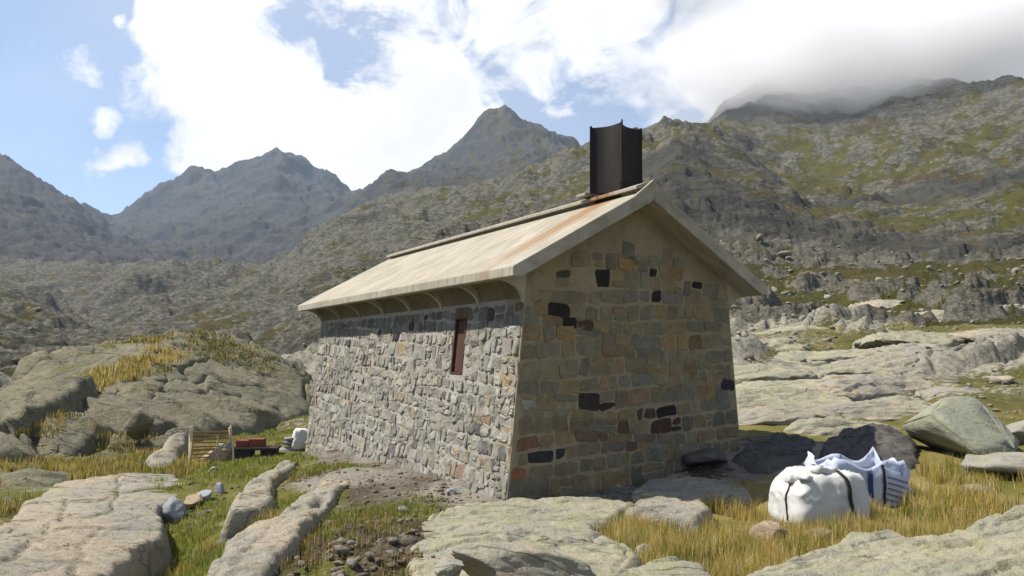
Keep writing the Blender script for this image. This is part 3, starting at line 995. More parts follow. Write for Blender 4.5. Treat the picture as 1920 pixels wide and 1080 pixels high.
def stone_mesh(poly, gap, proud, place, col, rough=1.0):
    """one stone: poly on the wall, edges rounded back into the joint"""
    cx = sum(p[0] for p in poly) / len(poly)
    cy = sum(p[1] for p in poly) / len(poly)
    # cut long corners so that stones are not sharp polygons, then shrink by the joint
    pts = []
    for i in range(len(poly)):
        a, b, c = poly[i - 1], poly[i], poly[(i + 1) % len(poly)]
        k = rng.uniform(0.10, 0.26)
        pts.append((b[0] + (a[0] - b[0]) * k, b[1] + (a[1] - b[1]) * k))
        pts.append((b[0] + (c[0] - b[0]) * k, b[1] + (c[1] - b[1]) * k))
    merged = []
    for p in pts:
        if not merged or math.hypot(p[0] - merged[-1][0], p[1] - merged[-1][1]) > 0.022:
            merged.append(p)
    pts = merged
    if len(pts) < 4:
        return None
    tx, ty = rng.uniform(-1, 1) * 0.16 * rough, rng.uniform(-1, 1) * 0.16 * rough
    size = min(max(p[0] for p in pts) - min(p[0] for p in pts), max(p[1] for p in pts) - min(p[1] for p in pts))
    if size < 0.05:
        return None
    n = len(pts)
    vs_ = []
    for k, (sh, dep) in enumerate(((gap, -0.03), (gap, proud * 0.55), (gap + size * 0.06, proud), (size * 0.28, proud * 1.06))):
        for (x, y) in pts:
            L = math.hypot(x - cx, y - cy) + 1e-6
            f = max(0.25, 1 - sh / L)
            X, Y_ = cx + (x - cx) * f, cy + (y - cy) * f
            j = 0.0 if k == 0 else rng.uniform(-1, 1) * 0.012 * rough
            dd = dep + (0 if k == 0 else ((x - cx) * tx + (y - cy) * ty)) + j * 0.7
            vs_.append(place(X + j, Y_ + rng.uniform(-1, 1) * (0 if k == 0 else 0.005), max(dd, -0.03 if k == 0 else 0.003)))
    vs_.append(place(cx, cy, proud * (1.15 + rng.uniform(-.2, .3) * rough)))
    fs = []
    for k in range(3):
        for i in range(n):
            a, b = k * n + i, k * n + (i + 1) % n
            fs.append((a, b, b + n, a + n))
    for i in range(n):
        fs.append((3 * n + i, 3 * n + (i + 1) % n, 4 * n))
    return vs_, fs


def shade(c, k):
    j = rng.uniform(1 - k, 1 + k)
    return tuple(max(0.004, v * j * rng.uniform(0.98, 1.02)) for v in c)


def lay_stones(parent, items, place, name, gap, flip, limit, seen):
    """items: (poly, colour, proud, rough); the largest in view each their own object"""
    made = []
    for poly, colr, proud, rough in items:
        if len(poly) < 3:
            continue
        r = stone_mesh(poly, gap, proud, place, colr, rough)
        if not r:
            continue
        vs_, fs = r
        if flip:
            fs = [f[::-1] for f in fs]
        cx = sum(p[0] for p in poly) / len(poly)
        cy = sum(p[1] for p in poly) / len(poly)
        ar = abs(sum(poly[i - 1][0] * poly[i][1] - poly[i][0] * poly[i - 1][1] for i in range(len(poly)))) / 2
        made.append((seen(cx, cy) * ar, vs_, fs, colr))
    made.sort(key=lambda m: -m[0])
    for _, vs_, fs, colr in made[:limit]:
        mesh_obj(name, vs_, fs, M_STONE, parent, False, {'col': [colr] * len(vs_)})
    if len(made) > limit:
        V, Fc, C_ = [], [], []
        for _, vs_, fs, colr in made[limit:]:
            n = len(V)
            V += vs_
            Fc += [tuple(i + n for i in f) for f in fs]
            C_ += [colr] * len(vs_)
        o = mesh_obj('small_stones', V, Fc, M_STONE, parent, False, {'col': C_})
        o['kind'] = 'stuff'
    return len(made)


def courses(x0, x1, z0, z1, hs, wa, wb, jit, wave):
    blocks = []
    z, row = z0, 0
    while z < z1:
        h = rng.uniform(*hs)
        u = x0 - rng.uniform(0.0, 0.25)
        while u < x1 + .1:
            w = rng.choice((rng.uniform(*wa), rng.uniform(*wb)))
            a0, a1 = wave * math.sin(u * 1.7 + row), wave * math.sin((u + w) * 1.7 + row)
            j = lambda k=jit: rng.uniform(-k, k)
            if h > hs[0] + 0.45 * (hs[1] - hs[0]) and rng.random() < 0.3:      # two thin stones in one course
                k = h * rng.uniform(.4, .6)
                blocks.append([(u + j(), z + a0 + j()), (u + w + j(), z + a1 + j()), (u + w + j(), z + k + a1 + j(.008)), (u + j(), z + k + a0 + j(.008))])
                blocks.append([(u + j(), z + k + a0 + .004), (u + w + j(), z + k + a1 + .004), (u + w + j(), z + h + a1 + j()), (u + j(), z + h + a0 + j())])
            else:
                m0, m1 = (a0 + a1) / 2 - abs(j(.02)), h + (a0 + a1) / 2 + abs(j(.02))
                blocks.append([(u + j(), z + a0 + j()), (u + w * .5 + j(.05), z + m0), (u + w + j(), z + a1 + j()), (u + w + j(), z + h + a1 + j()), (u + w * .5 + j(.06), z + m1), (u + j(), z + h + a0 + j())])
            u += w
        z += h
        row += 1
    cen = [(sum(p[0] for p in q) / len(q), sum(p[1] for p in q) / len(q)) for q in blocks]
    return blocks, cen


def paint_nearest(cen, special, conv):
    paint = {}
    for (px, py), colr, rad in special:
        u, zz = conv(px, py)
        k = min((i for i in range(len(cen)) if i not in paint), key=lambda i: math.hypot((cen[i][0] - u) * .8, cen[i][1] - zz))
        paint[k] = colr
    return paint


def build_hut():
    hut = empty('stone_hut', tuple(HC), -HUT_AZ)
    tag(hut, 'small stone mountain hut with concrete gable roof and dark steel chimney', 'hut')
    OG, UL = 0.385, -0.178
    UR = HW - UL
    ZE, ZT, SL = 2.697, 2.818, 0.563
    SLIT = (1.47, 1.83, 1.49, 2.30)      # v0, v1, z0, z1
    ZB = -0.9

    def top_z(u):
        return ZT + SL * (min(u, HW - u) - UL)

    def under(u):
        return top_z(u) - 0.21

    # --- walls (mortar bed)
    g = MB()
    poly = [(BAT * ZB, ZB), (HW - BAT * ZB, ZB), (HW - BAT * 2.75, 2.75), (HW / 2, under(HW / 2) + 0.03), (BAT * 2.75, 2.75)]
    poly = [(BAT * ZB, ZB), (HW - BAT * ZB, ZB), (HW - BAT * 2.86, 2.86), (HW / 2, under(HW / 2) + 0.02), (BAT * 2.86, 2.86)]
    g.prism(poly, 'y', 0.0, 0.42)
    gable = g.build('gable_wall', M_MORT_GAB, hut)
    g = MB()
    g.prism(poly, 'y', HL - 0.42, HL)
    g.build('gable_wall', M_MORT_GAB, hut)
    s = MB()

    def sec(z0, z1, d0=0.0, d1=0.45):
        return [(BAT * z0 + d0, z0), (BAT * z0 + d1, z0), (BAT * z1 + d1, z1), (BAT * z1 + d0, z1)]
    v0, v1, z0, z1 = SLIT
    s.prism(sec(ZB, 2.9), 'y', 0.42, v0)
    s.prism(sec(ZB, 2.9), 'y', v1, HL - 0.42)
    s.prism(sec(ZB, z0), 'y', v0, v1)
    s.prism(sec(z1, 2.9), 'y', v0, v1)
    side = s.build('side_wall', M_MORT_SIDE, hut)
    s = MB()
    s.prism([(HW - a, b) for a, b in sec(ZB, 2.9)], 'y', 0.42, HL - 0.42)
    s.build('side_wall', M_MORT_SIDE, hut)
    # --- window slit of rusted steel
    win = empty('window')
    win.parent = hut
    m = MB()
    z0e, z1e = z0 + 0.003, z1 - 0.003
    for a, b in ((v0 + .003, v0 + 0.037), (v1 - 0.037, v1 - .003)):
        m.prism(sec(z0e, z1e, -0.012, 0.30), 'y', a, b)
    m.prism(sec(z0e, z0 + 0.03, -0.012, 0.30), 'y', v0 + 0.037, v1 - 0.037)
    m.prism(sec(z1 - 0.03, z1e, -0.012, 0.30), 'y', v0 + 0.037, v1 - 0.037)
    m.build('frame', M_RUST, win, bevel=0.004)
    m = MB()
    m.prism(sec(z0 + 0.037, z1 - 0.037, 0.03, 0.045), 'y', v0 + 0.039, v1 - 0.039)
    m.build('shutter', M_RUST, win)
    # block of rusty render over the slit
    m = MB()
    m.prism(sec(2.305, 2.44, -0.014, 0.02), 'y', v0 - 0.03, v1 + 0.02)
    m.build('lintel', mat_plaster('rusty lintel', (0.20, 0.13, 0.08), (0.17, 0.12, 0.08), (0.10, 0.07, 0.05)), win, bevel=0.01)

    # --- stones of the sunny long wall: rough rubble, taller than wide, standing proud of the joints
    GREY = [(0.38, 0.362, 0.315), (0.35, 0.333, 0.29), (0.40, 0.378, 0.32), (0.33, 0.318, 0.28), (0.37, 0.348, 0.29), (0.345, 0.337, 0.295), (0.385, 0.36, 0.31), (0.42, 0.40, 0.35)]
    blocks, cen = courses(0, HL, -0.38, 2.40, (0.12, 0.215), (0.085, 0.17), (0.14, 0.27), 0.03, 0.045)
    special = [((950, 710), (0.44, 0.35, 0.22), .17), ((862, 872), (0.33, 0.23, 0.18), .11), ((878, 872), (0.36, 0.38, 0.34), .15), ((912, 792), (0.37, 0.25, 0.19), .14),
               ((757, 654), (0.48, 0.37, 0.22), .12), ((695, 690), (0.47, 0.41, 0.25), .11), ((898, 815), (0.13, 0.125, 0.12), .09), ((918, 815), (0.17, 0.165, 0.155), .1),
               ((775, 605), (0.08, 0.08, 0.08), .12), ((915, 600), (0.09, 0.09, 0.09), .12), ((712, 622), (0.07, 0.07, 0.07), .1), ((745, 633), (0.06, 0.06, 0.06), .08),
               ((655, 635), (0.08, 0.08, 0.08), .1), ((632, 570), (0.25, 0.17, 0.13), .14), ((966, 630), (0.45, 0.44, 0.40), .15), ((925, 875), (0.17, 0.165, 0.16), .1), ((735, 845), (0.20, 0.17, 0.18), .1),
               ((925, 690), (0.42, 0.41, 0.35), .13), ((855, 715), (0.40, 0.375, 0.33), .17), ((622, 680), (0.42, 0.34, 0.25), .13), ((893, 940), (0.40, 0.33, 0.27), .1)]
    paint = paint_nearest(cen, special, side_vz)

    def region(x, y):
        r_ = [((0.012, 0), (-1, 0)), ((HL - 0.01, 0), (1, 0)), ((0, 2.43), (0, 1)), ((0, ZB), (0, -1))]
        a0, a1, b0, b1 = SLIT[0] - .012, SLIT[1] + .012, SLIT[2] - .012, SLIT[3] + .15
        dists = [a0 - x, x - a1, b0 - y, y - b1]
        k = max(range(4), key=lambda i: dists[i])
        if dists[k] < 0.35:
            r_.append([((a0, 0), (1, 0)), ((a1, 0), (-1, 0)), ((0, b0), (0, 1)), ((0, b1), (0, -1))][k])
        return r_
    items = []
    for i, (poly, (v, zz)) in enumerate(zip(blocks, cen)):
        if SLIT[0] - .02 < v < SLIT[1] + .02 and SLIT[2] - .02 < zz < SLIT[3] + .15:
            continue
        for p_, n_ in region(v, zz):
            poly = clip_poly(poly, p_, n_)
        colr = paint.get(i)
        c = colr or shade(rng.choice(GREY), 0.16)
        if colr is None and rng.random() < 0.05:
            c = shade((0.40, 0.345, 0.25), 0.12)
        if colr is None and rng.random() < 0.05:
            c = shade((0.22, 0.21, 0.20), 0.2)
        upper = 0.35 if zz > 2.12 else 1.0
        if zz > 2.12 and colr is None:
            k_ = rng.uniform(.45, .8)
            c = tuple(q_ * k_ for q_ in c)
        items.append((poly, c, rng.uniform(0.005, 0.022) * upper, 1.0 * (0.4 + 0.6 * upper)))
    nrm = Vector((-1, 0, BAT)).normalized()

    def place(v, zz, d):
        return (BAT * zz + nrm.x * d, v, zz + nrm.z * d)
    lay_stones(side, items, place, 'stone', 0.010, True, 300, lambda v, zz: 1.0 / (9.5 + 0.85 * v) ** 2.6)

    # --- stones of the gable: coursed blocks nearly flush with wide pointing
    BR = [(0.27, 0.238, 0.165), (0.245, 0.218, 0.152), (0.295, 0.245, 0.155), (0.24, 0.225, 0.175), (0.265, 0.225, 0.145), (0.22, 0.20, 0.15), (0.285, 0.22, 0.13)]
    blocks, cen = courses(0, HW, -0.45, 3.3, (0.14, 0.245), (0.13, 0.25), (0.22, 0.42), 0.026, 0.05)
    DK, RD, OC, OR, GN = (0.034, 0.031, 0.03), (0.085, 0.05, 0.04), (0.25, 0.18, 0.095), (0.165, 0.10, 0.06), (0.155, 0.17, 0.145)
    BN = (0.15, 0.085, 0.05)
    DB = (0.055, 0.048, 0.04)
    special = [((1052, 598), DK, 0), ((1072, 594), DK, 0), ((1225, 508), DK, 0), ((1133, 515), DK, 0), ((1065, 522), (0.092, 0.086, 0.063), 0), ((1225, 555), DK, 0), ((1308, 540), (0.046, 0.025, 0.023), 0), ((1101, 604), (0.115, 0.069, 0.046), 0),
               ((1120, 752), DB, 0), ((1142, 752), DB, 0), ((1008, 850), (0.046, 0.046, 0.052), 0), ((1032, 850), (0.052, 0.052, 0.057), 0), ((1202, 768), (0.081, 0.083, 0.069), 0), ((1229, 767), (0.092, 0.069, 0.052), 0), ((1256, 776), DK, 0), ((1222, 793), (0.092, 0.052, 0.040), 0), ((1242, 793), (0.092, 0.052, 0.040), 0),
               ((1270, 808), (0.052, 0.052, 0.052), 0), ((1168, 797), (0.138, 0.086, 0.057), 0), ((1137, 820), (0.169, 0.111, 0.078), 0), ((1180, 822), (0.169, 0.111, 0.078), 0), ((1098, 820), (0.182, 0.124, 0.085), 0), ((972, 818), (0.215, 0.130, 0.078), 0), ((975, 880), (0.286, 0.143, 0.078), 0),
               ((1185, 500), (0.351, 0.234, 0.111), 0), ((1277, 515), (0.325, 0.221, 0.111), 0), ((1268, 480), (0.364, 0.221, 0.098), 0), ((1080, 630), (0.351, 0.247, 0.130), 0), ((1005, 630), (0.312, 0.234, 0.143), 0), ((1262, 636), (0.364, 0.260, 0.130), 0), ((1290, 636), (0.364, 0.260, 0.130), 0), ((1318, 650), (0.221, 0.143, 0.078), 0), ((1128, 718), (0.364, 0.260, 0.143), 0),
               ((1182, 742), (0.299, 0.208, 0.137), 0), ((1205, 705), (0.235, 0.225, 0.18), 0), ((1165, 705), (0.24, 0.225, 0.175), 0), ((990, 755), (0.390, 0.377, 0.325), 0), ((1365, 712), (0.057, 0.046, 0.052), 0), ((1290, 590), (0.338, 0.247, 0.137), 0), ((1240, 600), (0.312, 0.234, 0.130), 0)]
    head = [(0.28, 2.40), (0.50, 2.60), (0.78, 2.98), (1.25, 3.16), (2.05, 3.24), (2.85, 3.15), (3.35, 2.98), (3.65, 2.60), (HW - 0.28, 2.40)]
    whole = [(BAT * ZB, ZB)] + head + [(HW - BAT * ZB, ZB)]
    edges = [(head[i], head[i + 1]) for i in range(len(head) - 1)]

    def region2(x, y):
        r_ = [((0.012, 0), (-1, BAT)), ((HW - 0.012, 0), (1, BAT))]
        for a, b in edges:
            if math.hypot((a[0] + b[0]) / 2 - x, (a[1] + b[1]) / 2 - y) < 0.75:
                n = (-(b[1] - a[1]), b[0] - a[0])
                if (x - a[0]) * n[0] + (y - a[1]) * n[1] < 0:
                    r_.append((a, n))
        return r_
    paint = paint_nearest(cen, special, gable_uz)
    items = []
    for i, (q, (u, zz)) in enumerate(zip(blocks, cen)):
        if not inside(whole, u, zz):
            continue
        if zz > 2.75 and rng.random() < 0.15 and i not in paint:
            continue
        for p_, n_ in region2(u, zz)[:2]:
            q = clip_poly(q, p_, n_)
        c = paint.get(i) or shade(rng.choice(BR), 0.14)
        if i not in paint and rng.random() < 0.12:
            c = shade((0.33, 0.245, 0.135), 0.15)
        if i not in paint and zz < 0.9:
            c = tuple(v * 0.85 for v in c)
        items.append((q, c, rng.uniform(0.003, 0.014), 0.5))
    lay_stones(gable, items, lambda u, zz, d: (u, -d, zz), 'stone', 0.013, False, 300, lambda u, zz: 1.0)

    # --- curved concrete brackets under both eaves
    prof = []
    ua, za = UL + 0.06, ZE + 0.03
    for k in range(11):
        an = math.pi / 2 * k / 10
        # concave quarter between the soffit edge and the wall
        prof.append((BAT * 2.40 - 0.37 + 0.37 * math.sin(an), 2.40 + 0.29 * math.cos(an)))
    shape = prof + [(BAT * 2.40 + 0.1, 2.40), (BAT * 2.9 + 0.1, 2.98), (UL + 0.10, ZE + 0.04), (prof[0][0], ZE + 0.01)]
    for k in range(8):
        v = 0.003 + 1.149 * k
        b = MB()
        b.prism(shape, 'y', v, v + 0.065)
        b.build('bracket', M_CONC, hut)
        b = MB()
        b.prism([(HW - x, y) for x, y in shape], 'y', v, v + 0.065)
        b.build('bracket', M_CONC, hut)
    # coved plaster between the brackets, at the head of the long wall
    for sgn in (0, 1):
        b = MB()
        cove = []
        for k in range(9):
            an = math.pi / 2 * k / 8
            cove.append((BAT * 2.46 - 0.22 + 0.22 * math.sin(an) + 0.004, 2.46 + 0.27 * math.cos(an)))
        cv = cove + [(BAT * 2.9 + 0.06, 2.46), (BAT * 2.9 + 0.06, 2.95), (cove[0][0] - 0.02, 2.80)]
        if sgn:
            cv = [(HW - x, y) for x, y in cv]
        b.prism(cv, 'y', 0.07, HL - 0.07)
        b.build('cove', M_PLAST, hut)

    # --- roof slab
    roof = empty('roof')
    roof.parent = hut
    zj = top_z(HW / 2)
    m = MB()
    n_ = 24
    left = [(UL, ZE), (UL, ZT)]
    sect = [(UL, ZE), (UL, ZT), (HW / 2, zj), (UR, ZT), (UR, ZE), (UR - 0.13, ZE), (HW / 2, under(HW / 2)), (UL + 0.13, ZE)]
    # two convex halves so that the caps fill cleanly
    m.prism([(UL, ZE), (UL, ZT), (HW / 2, zj), (HW / 2, under(HW / 2)), (UL + 0.13, ZE)], 'y', -OG, HL + OG)
    m.build('slab', M_CONC, roof, bevel=0.012)
    m = MB()
    m.prism([(UR, ZE), (UR, ZT), (HW / 2 + .0005, zj), (HW / 2 + .0005, under(HW / 2)), (UR - 0.13, ZE)], 'y', -OG, HL + OG)
    m.build('slab', M_CONC, roof, bevel=0.012)
    # raised ridge capping with an undercut
    capz = 4.148
    for sg in (0, 1):
        m = MB()
        c1 = [(HW / 2, capz), (1.795, 4.050), (1.795, 4.005), (1.90, 4.02), (1.90, top_z(1.90) - 0.02), (HW / 2, zj - 0.03)]
        if sg:
            c1 = [(HW - x - (0.0005 if i in (0, 5) else 0), y) for i, (x, y) in enumerate(c1)]
            c1 = [(x + 0.001 if i in (0, 5) else x, y) for i, (x, y) in enumerate(c1)]
        m.prism(c1, 'y', -OG + 0.06, HL + OG - 0.1)
        m.build('ridge_cap', M_CONC, roof, bevel=0.006)
    m = MB()
    fr = [(1.715, top_z(1.715) - 0.05), (1.722, top_z(1.722) + 0.004), (HW / 2, capz + 0.004), (HW - 1.722, top_z(1.722) + 0.004), (HW - 1.715, top_z(1.715) - 0.05), (HW / 2, zj - 0.10)]
    m.prism(fr, 'y', -OG - 0.003, -OG + 0.055)
    m.build('ridge_end', M_CONC, roof, bevel=0.004)

    # --- chimney: four concave plates of dark steel meeting in sharp corners
    chim = empty('chimney', (HW / 2 - 0.0, 0.42, 0))
    chim.parent = hut
    RR, zb, zt_ = 0.362, 4.09, 5.06
    phi0 = -R(84.5) + HUT_AZ        # one corner turned towards the path
    cr = []
    for k in range(4):
        a0, a1 = phi0 + k * math.pi / 2, phi0 + (k + 1) * math.pi / 2
        p0 = (RR * math.cos(a0), RR * math.sin(a0))
        p1 = (RR * math.cos(a1), RR * math.sin(a1))
        am = (a0 + a1) / 2
        pts = []
        for j in range(13):
            s_ = j / 12
            sag = 4 * s_ * (1 - s_) * 0.085
            pts.append((p0[0] + (p1[0] - p0[0]) * s_ - math.cos(am) * sag, p0[1] + (p1[1] - p0[1]) * s_ - math.sin(am) * sag))
        inn = [(x - math.cos(am) * 0.008, y - math.sin(am) * 0.008) for x, y in pts]
        vs_, fs = [], []
        for zz in (zb, zt_):
            vs_ += [(x, y, zz) for x, y in pts] + [(x, y, zz) for x, y in inn]
        n = len(pts)
        for j in range(n - 1):
            fs += [(j, j + 1, 2 * n + j + 1, 2 * n + j), (n + j + 1, n + j, 3 * n + j, 3 * n + j + 1),
                   (2 * n + j, 2 * n + j + 1, 3 * n + j + 1, 3 * n + j)]
        b = MB()
        b.add(vs_, fs)
        b.build('plate', M_CHIM, chim, smooth=False)
        cr.append(p0)
    for (x, y) in cr:      # thin welded fin on each corner
        b = MB()
        d = Vector((x, y, 0)).normalized()
        b.bar((x * 1.0 + d.x * 0.006, y + d.y * 0.006, zb), (x + d.x * 0.006, y + d.y * 0.006, zt_ + 0.02), 0.018, 0.035, up=(d.x, d.y, 0))
        b.build('corner_fin', M_CHIM, chim)
    b = MB()
    b.prism([(-.17, -.30), (.2, -.30), (.2, .28), (-.17, .28)], 'z', 3.9, 4.20)
    b.build('base_collar', M_CHIM, chim)
    b = MB()
    b.prism([(-.33, .30), (.33, .30), (.33, .52), (-.33, .52)], 'z', 4.09, 4.135)
    b.build('flashing', M_MORT_SIDE, chim, bevel=0.01)
    return hut


HUT = build_hut()
# ------------------------------------------------------------------ rock slabs and boulders
def tps(pts):
    P = np.array(pts, float)
    n = len(P)
    d = np.hypot(P[:, None, 0] - P[None, :, 0], P[:, None, 1] - P[None, :, 1])
    K = np.where(d > 0, d * d * np.log(np.maximum(d, 1e-9)), 0) + np.eye(n) * 0.02
    Q = np.concatenate([np.ones((n, 1)), P[:, :2]], 1)
    M = np.block([[K, Q], [Q.T, np.zeros((3, 3))]])
    w = np.linalg.lstsq(M, np.concatenate([P[:, 2], np.zeros(3)]), rcond=None)[0]

    def f(x, y):
        out = w[n] + w[n + 1] * x + w[n + 2] * y
        for k in range(n):
            dd = np.hypot(x - P[k, 0], y - P[k, 1])
            out = out + w[k] * dd * dd * np.log(np.maximum(dd, 1e-9))
        return out
    return f


def poly_dist(px, py, poly):
    """signed distance, positive inside"""
    d = np.full(px.shape, 1e9)
    ins = np.zeros(px.shape, bool)
    for i in range(len(poly)):
        a, b = poly[i - 1], poly[i]
        e = b - a
        t_ = np.clip(((px - a[0]) * e[0] + (py - a[1]) * e[1]) / max(e @ e, 1e-9), 0, 1)
        d = np.minimum(d, np.hypot(px - a[0] - t_ * e[0], py - a[1] - t_ * e[1]))
        c = ((a[1] > py) != (b[1] > py)) & (px < (b[0] - a[0]) * (py - a[1]) / (b[1] - a[1] + 1e-12) + a[0])
        ins ^= c
    return np.where(ins, d, -d)


TOPS = []
SLABS = []          # (polygon, height function) for things that stand or grow on them


def slab(name, label, cat, rim, inner, mat, edge=0.25, drop=0.5, amp=0.04, size=1.2, strike=0.4, cracks=(), ledge=0.0, n=150, group=None, wob=0.12):
    Rm = np.array([at(*p) for p in rim])
    I = [at(*p) for p in inner]
    f = tps(list(Rm) + list(I))
    poly = Rm[:, :2]
    lo, hi = poly.min(0) - edge * 1.6, poly.max(0) + edge * 1.6
    ext = hi - lo
    nx, ny = (n, max(24, int(n * ext[1] / ext[0]))) if ext[0] > ext[1] else (max(24, int(n * ext[0] / ext[1])), n)
    gx, gy = np.meshgrid(np.linspace(lo[0], hi[0], nx), np.linspace(lo[1], hi[1], ny), indexing='ij')
    sd_ = rng.uniform(0, 50)
    e = poly_dist(gx, gy, poly) + wob * size * 0.5 * fbm2(gx / size * 1.3 + sd_, gy / size * 1.3, 4)
    z = f(gx, gy)
    c, s = math.cos(strike), math.sin(strike)
    a, b = (gx * c + gy * s), (-gx * s + gy * c)
    z = z + amp * fbm2(a / (size * 2.2) + sd_, b / (size * 0.55), 5, 0.55)
    z = z + amp * 0.7 * fbm2(a / (size * 1.1) + sd_, b / (size * 0.22) + 3, 4, 0.55, True)
    # jointed blocks: each piece set a little off its neighbour
    wx, wy = 0.25 * fbm2(gx / size + 5, gy / size, 3), 0.25 * fbm2(gx / size + 25, gy / size, 3)
    vid, ed_, ox, oy = worley(a / (size * 1.5) + wx, b / (size * 0.7) + wy, int(sd_))
    blk = max(amp, ledge) * 0.8
    z = z + blk * (vid - 0.5 - 0.55 * oy) - max(0.02, blk * 1.5) * np.exp(-(ed_ / 0.025) ** 2)
    z = z + amp * 0.32 * fbm2(gx / (size * .10), gy / (size * .10), 4, .6)
    if ledge:
        # broken steps across the strike
        q = b / (size * 0.8) + 0.55 * fbm2(a / (size * 1.6), b / (size * 1.6) + sd_, 3)
        z = z + ledge * ((q - np.floor(q)) ** 6 - 0.2)
        q = b / (size * 0.31) + 0.9 * fbm2(a / size, b / size + sd_ + 7, 3)
        z = z + ledge * 0.45 * ((q - np.floor(q)) ** 6 - 0.2)
    for cr, depth, wid in cracks:
        C_ = [at(*p)[:2] for p in cr]
        dmin = np.full(gx.shape, 9.0)
        for i in range(len(C_) - 1):
            p0, e_ = C_[i], C_[i + 1] - C_[i]
            t_ = np.clip(((gx - p0[0]) * e_[0] + (gy - p0[1]) * e_[1]) / max(e_ @ e_, 1e-9), 0, 1)
            dmin = np.minimum(dmin, np.hypot(gx - p0[0] - t_ * e_[0] + 0.05 * pn2(gx * 2.2, gy * 2.2), gy - p0[1] - t_ * e_[1] + 0.05 * pn2(gx * 2.2 + 9, gy * 2.2)))
        z = z - depth * np.exp(-(dmin / wid) ** 2)
    z = z - drop * (1 - sstep(e, -edge, edge * 0.35)) ** 1.2
    ok = e > -edge * 1.25
    idx = -np.ones(gx.shape, int)
    idx[ok] = np.arange(ok.sum())
    q = np.stack([idx[:-1, :-1], idx[1:, :-1], idx[1:, 1:], idx[:-1, 1:]], -1).reshape(-1, 4)
    q = q[(q >= 0).all(1)]
    top = np.stack([gx[ok], gy[ok], z[ok]], 1)
    # close the rock underneath: a flat underside below the ground, joined round the rim
    nt = len(top)
    bot = top.copy()
    bot[:, 2] = top[:, 2].min() - 0.3
    ed = {}
    for f4 in q:
        for k in range(4):
            a_, b_ = int(f4[k]), int(f4[(k + 1) % 4])
            ed[(a_, b_)] = 1
    wall = [(b_, a_, a_ + nt, b_ + nt) for (a_, b_) in ed if (b_, a_) not in ed]
    faces = np.concatenate([q, q[:, ::-1] + nt, np.array(wall)]) if wall else q
    o = mesh_obj(name, np.concatenate([top, bot]), faces, mat, None, True)
    tag(o, label, cat, group, 'thing')

    def hf(x, y):
        return f(x, y)
    SLABS.append((poly, f, edge))
    TOPS.append((top, q))
    return o


def rock_mesh(name, seed, dims, mat, n=4, planes=9, amp=0.10, cut=(0.45, 0.85)):
    import bmesh
    bm = bmesh.new()
    bmesh.ops.create_icosphere(bm, subdivisions=n, radius=1.0)
    v = np.array([p.co[:] for p in bm.verts])
    f = np.array([[q.index for q in t_.verts] for t_ in bm.faces])
    bm.free()
    rs = np.random.RandomState(seed)
    for k in range(planes):
        nn = rs.normal(size=3)
        nn /= np.linalg.norm(nn)
        d = rs.uniform(*cut)
        h = v @ nn - d
        v = v - np.outer(np.maximum(h, 0) * 0.94, nn)
    v = v * (1 + amp * fbm3(v * 1.4 + seed * 3.1, 4, 0.55)[:, None])
    v = v + amp * 0.25 * fbm3(v * 5 + seed, 3)[:, None] * v
    return v * np.array(dims) * 0.5, f


def boulder(name, label, cat, px, py, r, dims, seed, mat, tilt=(0, 0, 0), sink=0.25, n=4, planes=9, group=None, amp=0.10, free=False):
    """a boulder whose foot is seen at (px, py)"""
    if free:
        r2 = gnd(px, py)
        dims = tuple(q * r2 / r for q in dims)
        r = r2
    p = at(px, py, r)
    v, f = rock_mesh(name, seed, dims, mat, n, planes, amp)
    M = np.array(Matrix.Rotation(tilt[2], 3, 'Z') @ Matrix.Rotation(tilt[1], 3, 'Y') @ Matrix.Rotation(tilt[0], 3, 'X'))
    v = v @ M.T
    o = mesh_obj(name, v, f, mat, None, False)
    o.location = (p[0], p[1], p[2] - v[:, 2].min() - sink * dims[2])
    tag(o, label, cat, group, 'thing')
    return o


